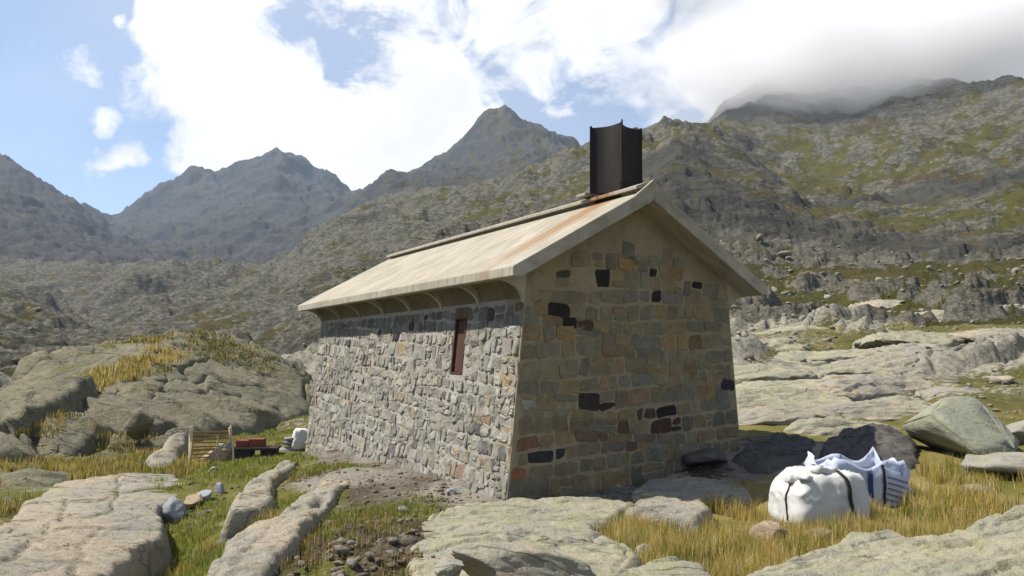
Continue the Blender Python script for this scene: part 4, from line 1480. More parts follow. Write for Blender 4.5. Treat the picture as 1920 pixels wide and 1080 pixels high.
def build_rocks():
    # ---- whaleback dome to the left
    slab('rock_dome', 'broad olive-grey rounded rock dome rising left of the hut', 'rock dome',
         [(-60, 850, 16.5), (0, 845, 16.8), (60, 880, 16.8), (140, 895, 17), (240, 872, 18), (300, 842, 19.4), (420, 800, 21.5), (520, 788, 23), (582, 775, 25), (600, 735, 29), (545, 720, 33), (440, 690, 36), (330, 680, 38), (150, 700, 36), (30, 745, 31), (-60, 800, 24)],
         [(565, 700, 28), (500, 662, 29.5), (440, 642, 30.5), (330, 632, 31), (270, 642, 31), (160, 668, 30), (60, 705, 28), (200, 745, 22.5), (300, 700, 25.5), (400, 700, 26), (470, 735, 25), (150, 795, 19.5), (90, 835, 18.2), (250, 800, 20.4), (350, 770, 22), (450, 770, 23)],
         M_DOME, 0.7, 1.3, 0.09, 3.2, 2.9, ledge=0.17, n=420,
         cracks=[([(30, 790, 20.5), (120, 760, 22), (230, 735, 23.5), (380, 742, 24), (520, 768, 24.5)], .4, .10),
                 ([(140, 880, 17.3), (200, 820, 19.5), (260, 815, 20), (330, 800, 21)], .5, .12), ([(60, 810, 19), (110, 850, 17.6)], .3, .15),
                 ([(300, 715, 24.8), (400, 712, 25.5), (500, 740, 25.6)], .35, .09), ([(330, 670, 28), (430, 680, 27.5), (520, 715, 27)], .35, .1)])
    slab('rock_ledge', 'long rounded rock ledge along the crest of the left dome', 'rock ledge',
         [(34, 722, 27.4), (70, 728, 26.6), (140, 712, 26.2), (220, 695, 26.6), (292, 682, 27.5), (300, 655, 31), (230, 655, 32.5), (120, 668, 32), (40, 690, 30)],
         [(50, 676, 28.6), (100, 663, 28.6), (180, 652, 29), (270, 648, 29.5)], M_DOME, 0.35, 0.7, 0.10, 2.0, 2.8, n=130, ledge=.06)
    slab('rock_rib', 'sloping dark-faced rock rib below the grass band on the left dome', 'rock ledge',
         [(-40, 820, 17.5), (0, 790, 18.6), (60, 770, 19.4), (120, 740, 20.8), (150, 720, 22), (170, 705, 23.5), (100, 725, 24), (20, 755, 22), (-40, 790, 20)],
         [(40, 742, 21), (110, 712, 22.4)], M_DOME, 0.3, 0.8, 0.08, 1.6, 2.5, n=110, ledge=.05)
    for i, (px, py, r, d, sd_, lab) in enumerate([
            (262, 806, 19, (.7, .6, .75), 18, 'small upright block wedged under the dome ledge'),
            (330, 640, 30, (1.4, .9, .7), 27, 'rounded dark knob on the summit of the left dome')]):
        boulder('boulder', lab, 'boulder', px, py, r, d, sd_, M_DOME, (0, 0, i * 1.1), 0.3)

    # ---- lower left foreground slab and neighbours
    slab('rock_slab', 'large cracked pale grey slab filling the lower left corner', 'rock slab',
         [(-60, 1250, 4.9), (-200, 1050, 7.2), (-60, 1010, 9.2), (30, 968, 11), (100, 912, 13), (160, 897, 13.6), (250, 890, 13.9), (328, 892, 13.8), (345, 912, 12.6), (332, 940, 11.4), (305, 962, 10.6), (312, 985, 9.9), (272, 1020, 8.7), (238, 1055, 7.7), (190, 1100, 6.7), (110, 1250, 4.9)],
         [(100, 985, 9.8), (200, 950, 11.1), (60, 1060, 7.3), (170, 1030, 8.3), (250, 920, 12.4)], M_SLAB, 0.14, 0.55, 0.028, 1.7, 0.5, n=300, ledge=0.0,
         cracks=[([(0, 1065, 7.3), (45, 1035, 8), (70, 1005, 9), (110, 975, 10.2), (130, 935, 11.8)], .07, .025), ([(130, 1100, 6.5), (150, 1045, 7.8), (165, 1010, 8.9), (205, 985, 9.8), (260, 970, 10.4)], .06, .02),
                 ([(222, 895, 13.5), (220, 930, 12), (205, 960, 10.8)], .06, .02), ([(0, 1010, 9.2), (80, 1030, 8.1), (150, 1020, 8.5)], .04, .02), ([(60, 1080, 6.8), (120, 1060, 7.3)], .04, .02)])
    slab('rock_slab', 'tan striated slab slanting up from bottom edge towards the hut', 'rock slab',
         [(380, 1130, 5.6), (405, 1060, 6.8), (435, 1005, 8.2), (470, 985, 8.8), (520, 968, 9.2), (558, 930, 10.4), (600, 905, 11.4), (650, 888, 12.2), (668, 898, 11.7), (622, 935, 10), (585, 975, 8.6), (555, 1010, 7.6), (520, 1050, 6.8), (490, 1130, 5.6)],
         [(480, 1030, 7.3), (540, 975, 8.8), (600, 920, 10.6)], M_SLAB, 0.12, 0.45, 0.03, 0.9, 1.25, n=220, ledge=0.0,
         cracks=[([(560, 945, 9.6), (590, 950, 9.4), (600, 930, 10)], .12, .06), ([(440, 1060, 6.7), (500, 1005, 8), (545, 965, 9.1)], .04, .02)])
    slab('rock_slab', 'pale pointed slab in the grass between fence and hut mound', 'rock slab',
         [(425, 968, 9.3), (440, 930, 10.5), (482, 892, 11.9), (540, 862, 13.2), (556, 872, 12.8), (508, 902, 11.4), (514, 935, 10.3), (488, 958, 9.6)],
         [(470, 925, 10.7)], M_SLAB, 0.14, 0.4, 0.03, 0.8, 1.0, n=110, ledge=.03)
    slab('rock_slab', 'dark-fronted flat rock block at the left edge under the dome', 'rock slab',
         [(-40, 950, 12), (20, 945, 12.4), (70, 935, 12.6), (138, 915, 13.2), (140, 893, 14.4), (60, 890, 15), (10, 900, 14.6), (-40, 905, 14)],
         [(70, 888, 13.6), (10, 900, 13.4)], M_DOME, 0.16, 0.6, 0.04, 1.0, 0.2, n=100)
    slab('rock_slab', 'leaning pale slab behind the left end of wooden fence', 'rock slab',
         [(262, 893, 14.5), (285, 850, 16), (318, 820, 17.4), (345, 808, 18.4), (355, 815, 18.2), (338, 850, 16.8), (325, 880, 15.2)],
         [(305, 850, 16.2)], M_SLAB, 0.18, 0.5, 0.03, 0.9, 1.2, n=90, ledge=.03)

    # ---- centre foreground
    slab('rock_slab', 'big smooth whaleback slab in front of the hut corner', 'rock slab',
         [(765, 1035, 6.9), (775, 995, 7.9), (800, 970, 8.6), (860, 950, 9.1), (950, 941, 9.42), (1060, 940, 9.40), (1150, 938, 9.4), (1200, 945, 9.1), (1150, 968, 8.4), (1105, 985, 7.9), (1150, 1010, 7.3), (1190, 1035, 6.8), (1195, 1062, 6.3), (1100, 1095, 5.8), (900, 1130, 5.3), (790, 1110, 5.6)],
         [(950, 985, 7.7), (880, 965, 8.4), (1040, 1015, 6.95), (860, 1020, 6.95)], M_SLABY, 0.2, 0.5, 0.03, 1.1, 0.1, n=220, ledge=0.012,
         cracks=[([(970, 1010, 7.1), (1000, 1005, 7.2), (1030, 1010, 7.1)], .06, .09), ([(1050, 1025, 6.8), (1070, 1030, 6.7)], .05, .06), ([(900, 990, 7.6), (960, 975, 8)], .02, .03)])
    slab('rock_slab', 'yellowish lichened slab at the bottom edge right of centre', 'rock slab',
         [(1120, 1110, 5.0), (1180, 1068, 5.6), (1230, 1050, 5.95), (1275, 1046, 6.0), (1320, 1058, 5.85), (1350, 1085, 5.4), (1300, 1160, 4.5), (1180, 1170, 4.4)],
         [(1250, 1075, 5.4)], M_SLABY, 0.14, 0.4, 0.02, 0.8, 0.2, n=100)
    slab('rock_slab', 'wide sunlit cream slab filling the lower right corner', 'rock slab',
         [(1300, 1180, 3.9), (1385, 1082, 5.1), (1500, 1042, 5.8), (1600, 1010, 6.3), (1680, 1000, 6.5), (1752, 1016, 6.1), (1825, 985, 6.5), (1960, 935, 7.1), (2150, 960, 6), (2200, 1300, 3.2), (1700, 1400, 2.6), (1400, 1300, 3)],
         [(1650, 1050, 5.2), (1850, 1040, 5.1), (1500, 1090, 4.6), (1800, 1150, 3.8)], M_SLABY, 0.16, 0.5, 0.035, 0.9, 0.35, n=240, ledge=0.03,
         cracks=[([(1810, 992, 6.3), (1860, 985, 6.3), (1920, 965, 6.5)], .07, .04), ([(1750, 1060, 4.9), (1830, 1050, 5), (1900, 1045, 5)], .03, .03)])
    slab('rock_slab', 'pale rounded rock poking out of golden grass below the gable', 'rock slab',
         [(1172, 960, 8.7), (1195, 938, 9.3), (1250, 929, 9.7), (1310, 933, 9.5), (1332, 952, 8.9), (1300, 975, 8.3), (1220, 975, 8.3)],
         [(1250, 945, 9.05)], M_SLAB, 0.12, 0.35, 0.02, 0.7, 0.1, n=90)
    slab('rock_slab', 'smooth grey slab lying in the shadow of the gable', 'rock slab',
         [(1185, 925, 9.9), (1215, 898, 10.8), (1290, 886, 11.3), (1380, 905, 10.8), (1410, 930, 10), (1300, 932, 9.8)],
         [(1290, 905, 10.4)], M_SLAB, 0.15, 0.35, 0.02, 0.8, 0.1, n=90)
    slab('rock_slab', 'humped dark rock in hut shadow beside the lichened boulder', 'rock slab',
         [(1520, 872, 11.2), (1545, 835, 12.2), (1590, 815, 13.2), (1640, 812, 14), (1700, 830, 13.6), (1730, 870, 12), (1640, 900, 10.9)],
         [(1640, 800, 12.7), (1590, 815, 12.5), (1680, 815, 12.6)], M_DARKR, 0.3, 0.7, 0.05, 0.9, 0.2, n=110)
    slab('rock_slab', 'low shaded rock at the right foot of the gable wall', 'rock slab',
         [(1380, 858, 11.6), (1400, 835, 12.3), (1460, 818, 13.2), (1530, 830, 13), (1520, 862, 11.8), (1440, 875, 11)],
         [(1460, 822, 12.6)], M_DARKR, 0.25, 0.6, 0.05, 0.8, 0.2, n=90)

    # front rock plate with a dark hollow under its lip
    p = at(985, 1066, 5.35)
    v, f = rock_mesh('plate', 41, (1.05, .66, .32), None, 5, 9, 0.10, (0.6, 0.95))
    v = v @ np.array(Matrix.Rotation(R(7), 3, 'Y') @ Matrix.Rotation(R(-10), 3, 'X')).T
    o = mesh_obj('rock_plate', v, f, M_SLAB, None, True)
    o.location = (p[0] - .03, p[1], p[2] - 0.0)
    o.rotation_euler = (0, 0, R(-6))
    tag(o, 'grey rock plate overhanging a dark hollow at the bottom edge', 'rock')
    boulder('boulder', 'small dark rock propping the overhanging plate at the bottom edge', 'boulder', 845, 1085, 5.1, (.22, .24, .16), 43, M_BOULD, (0, 0, .4), .1)

    # ---- the lichened boulder on the right
    import bmesh
    bm = bmesh.new()
    pts = [(1688, 797, 12.6), (1742, 778, 12.05), (1775, 742, 12.9), (1828, 744, 13.3), (1868, 778, 13.2), (1912, 828, 12.9), (1905, 846, 12.5), (1846, 858, 11.9), (1775, 852, 13.0), (1700, 818, 13.0),
           (1780, 760, 14.2), (1850, 770, 14.4), (1900, 830, 14.2), (1790, 845, 14), (1860, 880, 13)]
    for q in pts:
        bm.verts.new(at(*q))
    bmesh.ops.convex_hull(bm, input=bm.verts)
    bmesh.ops.delete(bm, geom=[v_ for v_ in bm.verts if not v_.link_faces], context='VERTS')
    bmesh.ops.bevel(bm, geom=bm.edges[:], offset=0.02, segments=2, affect='EDGES')
    bmesh.ops.triangulate(bm, faces=bm.faces)
    bmesh.ops.subdivide_edges(bm, edges=bm.edges[:], cuts=3, use_grid_fill=True)
    bmesh.ops.triangulate(bm, faces=bm.faces)
    v = np.array([q.co[:] for q in bm.verts])
    f = np.array([[q.index for q in t_.verts] for t_ in bm.faces])
    bm.free()
    cen = v.mean(0)
    dv = v - cen
    v = v + dv / np.linalg.norm(dv, axis=1, keepdims=True) * (0.028 * fbm3(v * 2.4, 5, .6))[:, None]
    o = mesh_obj('boulder', v - np.array([cen[0], cen[1], v[:, 2].min()]), f, mat_rock('lichened boulder rock', (0.33, 0.335, 0.265), (0.17, 0.17, 0.13), (0.36, 0.355, 0.27), (0.35, 0.37, 0.215), 0.75, 1.8, 0.02), None, True)
    o.location = (cen[0], cen[1], v[:, 2].min())
    tag(o, 'big angular grey-green lichened boulder right of the white bags', 'boulder')

    B = [
        ('boulder', 'grey rounded rock beside the lichened boulder at right edge', 'boulder', 1900, 880, 11.6, (1.3, .9, .42), 51, M_BOULD),
        ('boulder', 'pale rock just behind the lichened boulder at right edge', 'boulder', 1925, 832, 13.5, (1.0, .8, .45), 52, M_BOULD),
        ('boulder', 'reddish-brown wedge-shaped rock in the golden grass', 'boulder', 1445, 1035, 6.6, (.40, .30, .32), 53, M_RED),
        ('boulder', 'small pale rock in grass left of the reddish rock', 'boulder', 1215, 1052, 6.5, (.22, .2, .17), 54, M_BOULD),
        ('boulder', 'small rock at the left margin of the cream corner slab', 'boulder', 1525, 1022, 6.9, (.36, .3, .2), 55, M_BOULD),
        ('boulder', 'blue-grey stone beside the lower left slab', 'boulder', 330, 975, 10.6, (.36, .34, .36), 56, M_BLUE),
        ('boulder', 'small upright blue-grey stone in the green grass', 'boulder', 411, 925, 12.4, (.17, .14, .24), 57, M_BLUE),
        ('boulder', 'grey stone left of the small upright blue-grey stone', 'boulder', 383, 938, 11.9, (.28, .22, .22), 58, M_BLUE),
        ('boulder', 'pale pyramid-shaped stone in front of the wooden fence', 'boulder', 399, 887, 15.0, (.26, .24, .2), 59, M_BOULD),
        ('boulder', 'brown stone beside the blue-grey stone on the left', 'boulder', 365, 950, 11.3, (.34, .3, .22), 60, M_RED),
        ('boulder', 'flat dark stone lying at the foot of the hut side wall', 'boulder', 848, 925, 10.2, (.26, .2, .1), 61, M_BLUE),
        ('boulder', 'flat stone half sunk in grass right of the bags', 'boulder', 1830, 918, 10.3, (.7, .4, .12), 62, M_SLAB),
        ('boulder', 'small stone in the grass just above the cream corner slab', 'boulder', 1800, 968, 8.2, (.2, .16, .1), 63, M_SLAB),
        ('boulder', 'rounded shaded stone against the gable foot', 'boulder', 1213, 900, 10.5, (.34, .3, .22), 64, M_BOULD),
        ('boulder', 'dark shaded rock in front of the gable centre', 'boulder', 1130, 915, 10.2, (.5, .4, .2), 65, M_BOULD),
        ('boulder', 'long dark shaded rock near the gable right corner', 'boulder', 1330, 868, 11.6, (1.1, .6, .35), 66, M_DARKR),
        ('boulder', 'pale stone at the end of the tan striated slab', 'boulder', 470, 962, 9.4, (.3, .25, .2), 68, M_RED),
        ('boulder', 'pinkish stone heap seen through the wooden fence', 'boulder', 405, 868, 17.3, (.9, .6, .45), 69, M_RED),
        ('boulder', 'grey flat-topped rock behind the fence posts', 'boulder', 424, 862, 17.8, (.75, .6, .62), 70, M_BOULD),
        ('boulder', 'white rock on the grassy slope far right', 'boulder', 1872, 718, 30, (1.7, .7, .42), 71, M_SLAB),
    ]
    for i, b in enumerate(B):
        boulder(*b[:9], tilt=(0, 0, i * 0.9), sink=0.22, free=True)
    # stacked grey slabs at the far corner of the hut
    for i in range(4):
        p = at(556 + (i % 2) * 4, 850 - i * 9, 17.4)
        v, f = rock_mesh('s', 80 + i, (1.0 - .12 * i, .6, .14), None, 3, 6)
        o = mesh_obj('slate_slab', v, f, M_BLUE, None, False)
        o.location = (p[0], p[1], p[2])
        o.rotation_euler = (0, .05 * (i - 1), 0.5 + .3 * i)
        tag(o, ['lowest', 'second lowest', 'second highest', 'topmost'][i] + ' dark slab in the stack by the hut far corner', 'slab', 'slabs stacked at the hut corner', 'thing')

    # ---- slabs on the slope right of the hut
    MID = [(1430, 800, 16.5, 3.4, 1.5, .45), (1560, 815, 15.5, 3.2, 1.2, .4), (1440, 770, 20, 4.2, 2.0, .65), (1600, 780, 19.5, 4.2, 1.6, .4), (1690, 775, 20.5, 3.4, 1.6, .45), (1500, 742, 25, 6.0, 2.4, .7), (1640, 738, 26, 6.5, 2.2, .75),
           (1420, 722, 29, 5.0, 2.5, .8), (1560, 715, 31, 6.4, 2.6, .7), (1680, 700, 34, 6.5, 3, .9), (1450, 690, 36, 6, 3, .8), (1590, 678, 38, 7, 3, .8), (1720, 672, 41, 6, 3, .8), (1420, 660, 45, 6, 3, .9), (1700, 650, 50, 8, 3, 1.2),
           (1780, 745, 25, 2.4, 1.2, .3), (1480, 640, 55, 7, 3, 1.2), (1620, 630, 58, 7, 3, 1), (1860, 640, 55, 7, 3, .9), (1780, 610, 68, 8, 4, 1.4), (1550, 600, 72, 9, 4, 1.6), (1680, 585, 80, 9, 5, 1.8), (1880, 600, 70, 9, 3, 1.3)]
    lv = ['lowest', 'second', 'third', 'fourth', 'fifth', 'sixth', 'seventh', 'eighth', 'ninth']
    bands = [(820, 790), (789, 765), (764, 730), (729, 695), (694, 668), (667, 645), (644, 620), (619, 595), (594, 500)]
    ROWS = {}
    for k, (b0, b1) in enumerate(bands):
        mem = sorted([i for i, q in enumerate(MID) if b1 <= q[1] <= b0], key=lambda i: MID[i][0])
        pos = {1: ['single'], 2: ['left', 'right'], 3: ['left', 'middle', 'right'], 4: ['leftmost', 'second', 'third', 'rightmost']}[len(mem)]
        for i, w_ in zip(mem, pos):
            ROWS[i] = (w_, lv[k])
    for i, (px, py, r, w, d, h) in enumerate(MID):
        p = at(px, py, r)
        v, f = rock_mesh('s', 100 + i, (w, d, h * 1.5), None, 5, 6, 0.16, (0.55, 0.95))
        v[:, 2] += 0.10 * h * fbm2(v[:, 0] * 1.2 + i, v[:, 1] * 4.5, 4, .6, True)
        o = mesh_obj('rock_slab', v, f, M_SLABY if i % 3 else M_SLAB, None, True)
        o.location = (p[0], p[1], p[2] - 0.05 * h)
        o.rotation_euler = (R(8), R(-3), 0.25 + 0.25 * math.sin(i * 2.3))
        row = ROWS[i]
        tag(o, '%s pale slab in the %s row up the slope right of the hut' % row, 'rock slab', 'slabs on the slope right of the hut', 'thing')


build_rocks()


# ------------------------------------------------------------------ loose stones
def scatter_stones(name, label, spots, sizes, mats, group, kind=None, n_single=0):
    """spots: array of x, y; the largest in view singly, the rest as one mass"""
    protos = []
    for k in range(6):
        v, f = rock_mesh('p', 200 + k, (1, .8, .58), None, 2, 11, 0.16, (0.42, 0.8))
        protos.append((v, f))
    z = land(spots[:, 0], spots[:, 1])
    rs = np.random.RandomState(len(spots))
    order = np.argsort(-sizes / np.hypot(spots[:, 0], spots[:, 1]))
    meshes = {}
    V, Fc, n = [], [], 0
    for c, i in enumerate(order):
        k = rs.randint(6)
        v, f = protos[k]
        if c < n_single:
            mi = rs.randint(len(mats))
            if (k, mi) not in meshes:
                me_o = mesh_obj(name, v, f, mats[mi], None, False)
                meshes[(k, mi)] = me_o.data
                o = me_o
            else:
                o = bpy.data.objects.new(name, meshes[(k, mi)])
                COL.objects.link(o)
            s = sizes[i]
            o.location = (spots[i, 0], spots[i, 1], z[i] + 0.12 * s)
            o.scale = (s, s * rs.uniform(.7, 1), s * rs.uniform(.7, 1.1))
            o.rotation_euler = (rs.uniform(-.3, .3), rs.uniform(-.3, .3), rs.uniform(0, 6.28))
            tag(o, label, 'stone', group)
        else:
            a = rs.uniform(0, 6.28)
            ca, sa = math.cos(a), math.sin(a)
            s = sizes[i]
            w = v * s
            w = np.stack([w[:, 0] * ca - w[:, 1] * sa + spots[i, 0], w[:, 0] * sa + w[:, 1] * ca + spots[i, 1], w[:, 2] + z[i] + 0.1 * s], 1)
            V.append(w)
            Fc.append(f + n)
            n += len(w)
    if V:
        o = mesh_obj(name + 's', np.concatenate(V), np.concatenate(Fc), mats[0], None, False)
        tag(o, label.replace('stone', 'stones', 1), 'stones', None, 'stuff')


def polar_spots(n, az0, az1, r0, r1, seed, pw=1.0):
    rs = np.random.RandomState(seed)
    a = rs.uniform(az0, az1, n)
    r = np.exp(rs.uniform(math.log(r0), math.log(r1), n))
    return np.stack([r * np.sin(a), r * np.cos(a)], 1), r, rs


def hut_free(s, m=0.1):
    d = s - HC[:2]
    u, v = d @ HG[:2], d @ HA[:2]
    return ~((u > -m) & (u < HW + m) & (v > -m) & (v < HL + m))


sp, r_, rs_ = polar_spots(1500, 0.24, 0.66, 20, 130, 1)
scatter_stones('field_stone', 'pale field stone lying on the slope right of the hut', sp, np.clip(r_ * rs_.lognormal(-5.2, .55, len(r_)), .12, 6), [M_FIELD, M_FIELD, M_BOULD], 'field stones on the right slope', None, 110)
sp, r_, rs_ = polar_spots(900, -0.62, -0.1, 34, 200, 2)
scatter_stones('scree_stone', 'grey scree stone on the valley side left of the hut', sp, np.clip(r_ * rs_.lognormal(-5.35, .5, len(r_)), .2, 4), [M_FIELD, M_DOME], 'scree stones on the left valley side', None, 40)


def near_spots(blobs, n, seed):
    rs = np.random.RandomState(seed)
    out = []
    for px, py, r, rad, w in blobs:
        p = at(px, py, r)
        q = rs.normal(size=(int(n * w), 2)) * rad * 0.55
        out.append(q + p[:2])
    s = np.concatenate(out)
    return s[hut_free(s)], rs


sp, rs_ = near_spots([(700, 900, 11.2, 1.8, 1), (620, 885, 13, 1.5, .6), (810, 925, 10, 1.0, .7), (650, 1000, 7.2, .8, 1.1), (720, 1040, 6.5, .8, 1.3), (620, 1060, 6.2, .5, .6), (690, 950, 8.6, .9, .8), (440, 930, 11.6, 1.0, .3), (350, 945, 11, .6, .2),
                      (1300, 880, 11.5, 1.2, .5), (1150, 905, 10.6, .8, .4), (800, 940, 9.3, .5, .4)], 170, 5)
scatter_stones('rubble_stone', 'grey rubble stone on the bare soil before the hut side wall', sp, np.clip(rs_.lognormal(-2.95, .5, len(sp)), .02, .22), [M_CLOD, M_BOULD, M_CLOD], 'rubble stones on bare soil', None, 60)
# ------------------------------------------------------------------ grass
def mat_grass():
    m, t = material('grass blades')
    col = t.mix(1.0, t.attr('col', 'Color'), (1.0, 0.97, 0.9), 'MULTIPLY')
    b = t.node('ShaderNodeBsdfPrincipled')
    t.link(col, b.inputs['Base Color'])
    b.inputs['Roughness'].default_value = 0.7
    b.inputs['Specular IOR Level'].default_value = 0.2
    tr = t.node('ShaderNodeBsdfTranslucent')
    t.link(col, tr.inputs[0])
    mx = t.node('ShaderNodeMixShader')
    mx.inputs[0].default_value = 0.45
    t.link(b.outputs[0], mx.inputs[1])
    t.link(tr.outputs[0], mx.inputs[2])
    o = t.node('ShaderNodeOutputMaterial')
    t.link(mx.outputs[0], o.inputs[0])
    return m


M_GRASS = mat_grass()


def grass(name, label, blobs, hmean, cols, seed, width=0.006, lean=0.35, tuft=14, tr=0.05, on=None):
    """tufts of curved blades; blobs: (px, py, r, radius, number of tufts)"""
    rs = np.random.RandomState(seed)
    cen = []
    for px, py, r, rad, n in blobs:
        p = at(px, py, r)
        a, q = rs.uniform(0, 6.283, n), np.sqrt(rs.uniform(0, 1, n)) * rad
        cen.append(np.stack([p[0] + q * np.cos(a), p[1] + q * np.sin(a)], 1))
    cen = np.concatenate(cen)
    cen = cen[hut_free(cen, 0.02)]
    dens = fbm2(cen[:, 0] * 1.1 + seed, cen[:, 1] * 1.1, 3)
    cen = cen[dens > -0.22]
    # not through the bare slabs
    for poly, f, e in (SLABS if on is None else ()):
        dd = poly_dist(cen[:, 0], cen[:, 1], poly)
        cen = cen[(dd < 0.03) | (f(cen[:, 0], cen[:, 1]) < land(cen[:, 0], cen[:, 1]))]
    nb = len(cen) * tuft
    base = np.repeat(cen, tuft, 0) + rs.normal(size=(nb, 2)) * tr
    if on is None:
        z = land(base[:, 0], base[:, 1])
    else:
        from mathutils.bvhtree import BVHTree
        tree = BVHTree.FromPolygons([tuple(p) for p in TOPS[on][0]], [tuple(map(int, q)) for q in TOPS[on][1]])
        hit = [tree.ray_cast(Vector((x, y, 30)), Vector((0, 0, -1)))[0] for x, y in cen]
        zc = np.array([h_.z if h_ else -5.0 for h_ in hit])
        z = np.repeat(zc, tuft)
    th = np.repeat(rs.uniform(0.45, 1.45, len(cen)), tuft) * hmean
    h = th * rs.uniform(0.5, 1.2, nb)
    a = rs.uniform(0, 6.283, nb)
    ln = rs.uniform(0.05, 1, nb) * lean
    dx, dy = np.cos(a) * ln * h, np.sin(a) * ln * h
    fa = rs.uniform(0, 6.283, nb)
    wx, wy = np.cos(fa) * width * .5, np.sin(fa) * width * .5
    sc_ = np.maximum(1, np.hypot(base[:, 0], base[:, 1]) / 9)
    wx, wy = wx * sc_, wy * sc_
    P = np.zeros((nb, 5, 3))
    P[:, 0] = np.stack([base[:, 0] - wx, base[:, 1] - wy, z - .02], 1)
    P[:, 1] = np.stack([base[:, 0] + wx, base[:, 1] + wy, z - .02], 1)
    P[:, 2] = np.stack([base[:, 0] - wx * .8 + dx * .35, base[:, 1] - wy * .8 + dy * .35, z + h * .6], 1)
    P[:, 3] = np.stack([base[:, 0] + wx * .8 + dx * .35, base[:, 1] + wy * .8 + dy * .35, z + h * .6], 1)
    P[:, 4] = np.stack([base[:, 0] + dx, base[:, 1] + dy, z + h], 1)
    o5 = np.arange(nb)[:, None] * 5
    F3 = np.concatenate([o5 + np.array([[0, 1, 3]]), o5 + np.array([[0, 3, 2]]), o5 + np.array([[2, 3, 4]])])
    C_ = np.array(cols)
    k = rs.randint(len(cols), size=len(cen))
    cc = np.repeat(C_[k], tuft, 0) * rs.uniform(0.7, 1.3, (nb, 1))
    dead = rs.uniform(size=nb) < 0.12
    cc[dead] = np.array([0.50, 0.42, 0.24])
    col = np.repeat(cc, 5, 0)
    o = mesh_obj(name, P.reshape(-1, 3), F3, M_GRASS, None, True, {'col': col})
    tag(o, label, 'grass', None, 'stuff')
    return o


GOLD = [(0.46, 0.35, 0.10), (0.40, 0.33, 0.09), (0.52, 0.42, 0.17), (0.30, 0.28, 0.07), (0.56, 0.46, 0.22), (0.24, 0.25, 0.05), (0.44, 0.32, 0.08)]
GREEN = [(0.15, 0.21, 0.035), (0.19, 0.25, 0.04), (0.12, 0.17, 0.03), (0.27, 0.26, 0.06), (0.22, 0.25, 0.05)]
OLIVE = [(0.20, 0.18, 0.04), (0.26, 0.21, 0.06), (0.15, 0.16, 0.035), (0.31, 0.23, 0.07), (0.12, 0.14, 0.03)]
grass('golden_grass', 'tall golden dry grass between slabs and white bags', [
    (1230, 990, 7.9, .75, 420), (1330, 985, 7.9, .9, 560), (1420, 1000, 7.5, .8, 420), (1300, 1040, 6.7, .55, 260), (1400, 1055, 6.3, .5, 200), (1530, 985, 7.6, .6, 320), (1620, 985, 7.6, .8, 420), (1720, 975, 8.1, 1.0, 520), (1800, 945, 9.2, 1.1, 420),
    (1880, 925, 9.6, 1.1, 380), (1900, 900, 11, 1.2, 300), (1760, 905, 10.6, .8, 220), (1560, 1000, 7.1, .6, 240), (1150, 975, 8.2, .2, 40), (1350, 940, 9.2, .5, 160), (1690, 930, 9.3, .7, 220), (2020, 915, 10, 1.3, 300), (2150, 930, 9, 1.3, 300)], 0.165, GOLD, 3)
grass('green_grass', 'short green grass in the gully below the wooden fence', [
    (360, 1000, 9, .8, 420), (330, 1050, 7.4, .75, 380), (400, 960, 10.4, .7, 260), (430, 905, 13, 1.2, 420), (390, 885, 15, 1.4, 380), (470, 880, 14.4, 1.2, 300), (560, 885, 12.9, .7, 160), (620, 888, 12.4, .4, 80), (540, 815, 22, 2.6, 420), (500, 830, 20, 1.6, 200), (560, 935, 10.4, .5, 120), (760, 948, 9.2, .5, 90), (690, 950, 9.4, .5, 90), (600, 1000, 8, .35, 60), (640, 970, 8.8, .4, 60)], 0.065, GREEN, 4, 0.007)
grass('olive_grass', 'yellow-green grass tufts round the slabs on the left', [
    (265, 1060, 7.2, .55, 260), (300, 1000, 9, .5, 180), (30, 985, 10.2, .9, 200), (90, 955, 11.5, .7, 120), (40, 860, 16.3, 1.3, 200), (20, 900, 14, 1.0, 160), (200, 880, 15.5, 1.6, 260), (250, 875, 16, 1.1, 160), (300, 880, 14.5, .8, 120), (360, 860, 17, 1.2, 160), (510, 960, 9.4, .3, 60), (545, 955, 9.5, .3, 60)], 0.14, OLIVE + GOLD[:2], 5, 0.007)

grass('golden_grass', 'band of golden grass along the crest of the left dome', [(150, 705, 24.6, .8, 120), (200, 695, 25.2, .8, 140), (250, 685, 25.8, .8, 120), (290, 672, 26.6, .8, 100), (120, 715, 24, .7, 80)], 0.18, GOLD + OLIVE[:2], 8, 0.010, on=0, tr=.12)
grass('olive_grass', 'yellow-green grass in the joints of the left dome', [(360, 662, 28.5, 1.3, 120), (420, 672, 28, 1.2, 90), (300, 655, 29, 1.2, 110), (200, 655, 30, 1.5, 90), (230, 825, 19.2, .6, 60), (90, 790, 19.5, .8, 60), (470, 690, 27.5, 1., 50)], 0.13, OLIVE, 9, 0.010, on=0, tr=.12)


# ------------------------------------------------------------------ bags, fence and building material
def mat_cloth(name, a, b, grime):
    m, t = material(name)
    c = t.coord('Object')
    n1 = t.noise(c, 3.0, 6, 0.6)
    n2 = t.noise(t.scale(c, (1, 1, .5)), 7, 6, 0.6, .5)
    w = t.node('ShaderNodeTexWave')
    t.link(c, w.inputs[0])
    w.inputs['Scale'].default_value = 60
    col = t.mix(t.ramp(n1, .35, .68), a, b)
    col = t.mix(t.math('MULTIPLY', t.ramp(n2, .55, .72), .35), col, grime)
    t.surface(col, 0.75, t.bump(t.math('ADD', n2, t.math('MULTIPLY', w.outputs['Fac'], .05)), .5, .03), spec=.25)
    return m


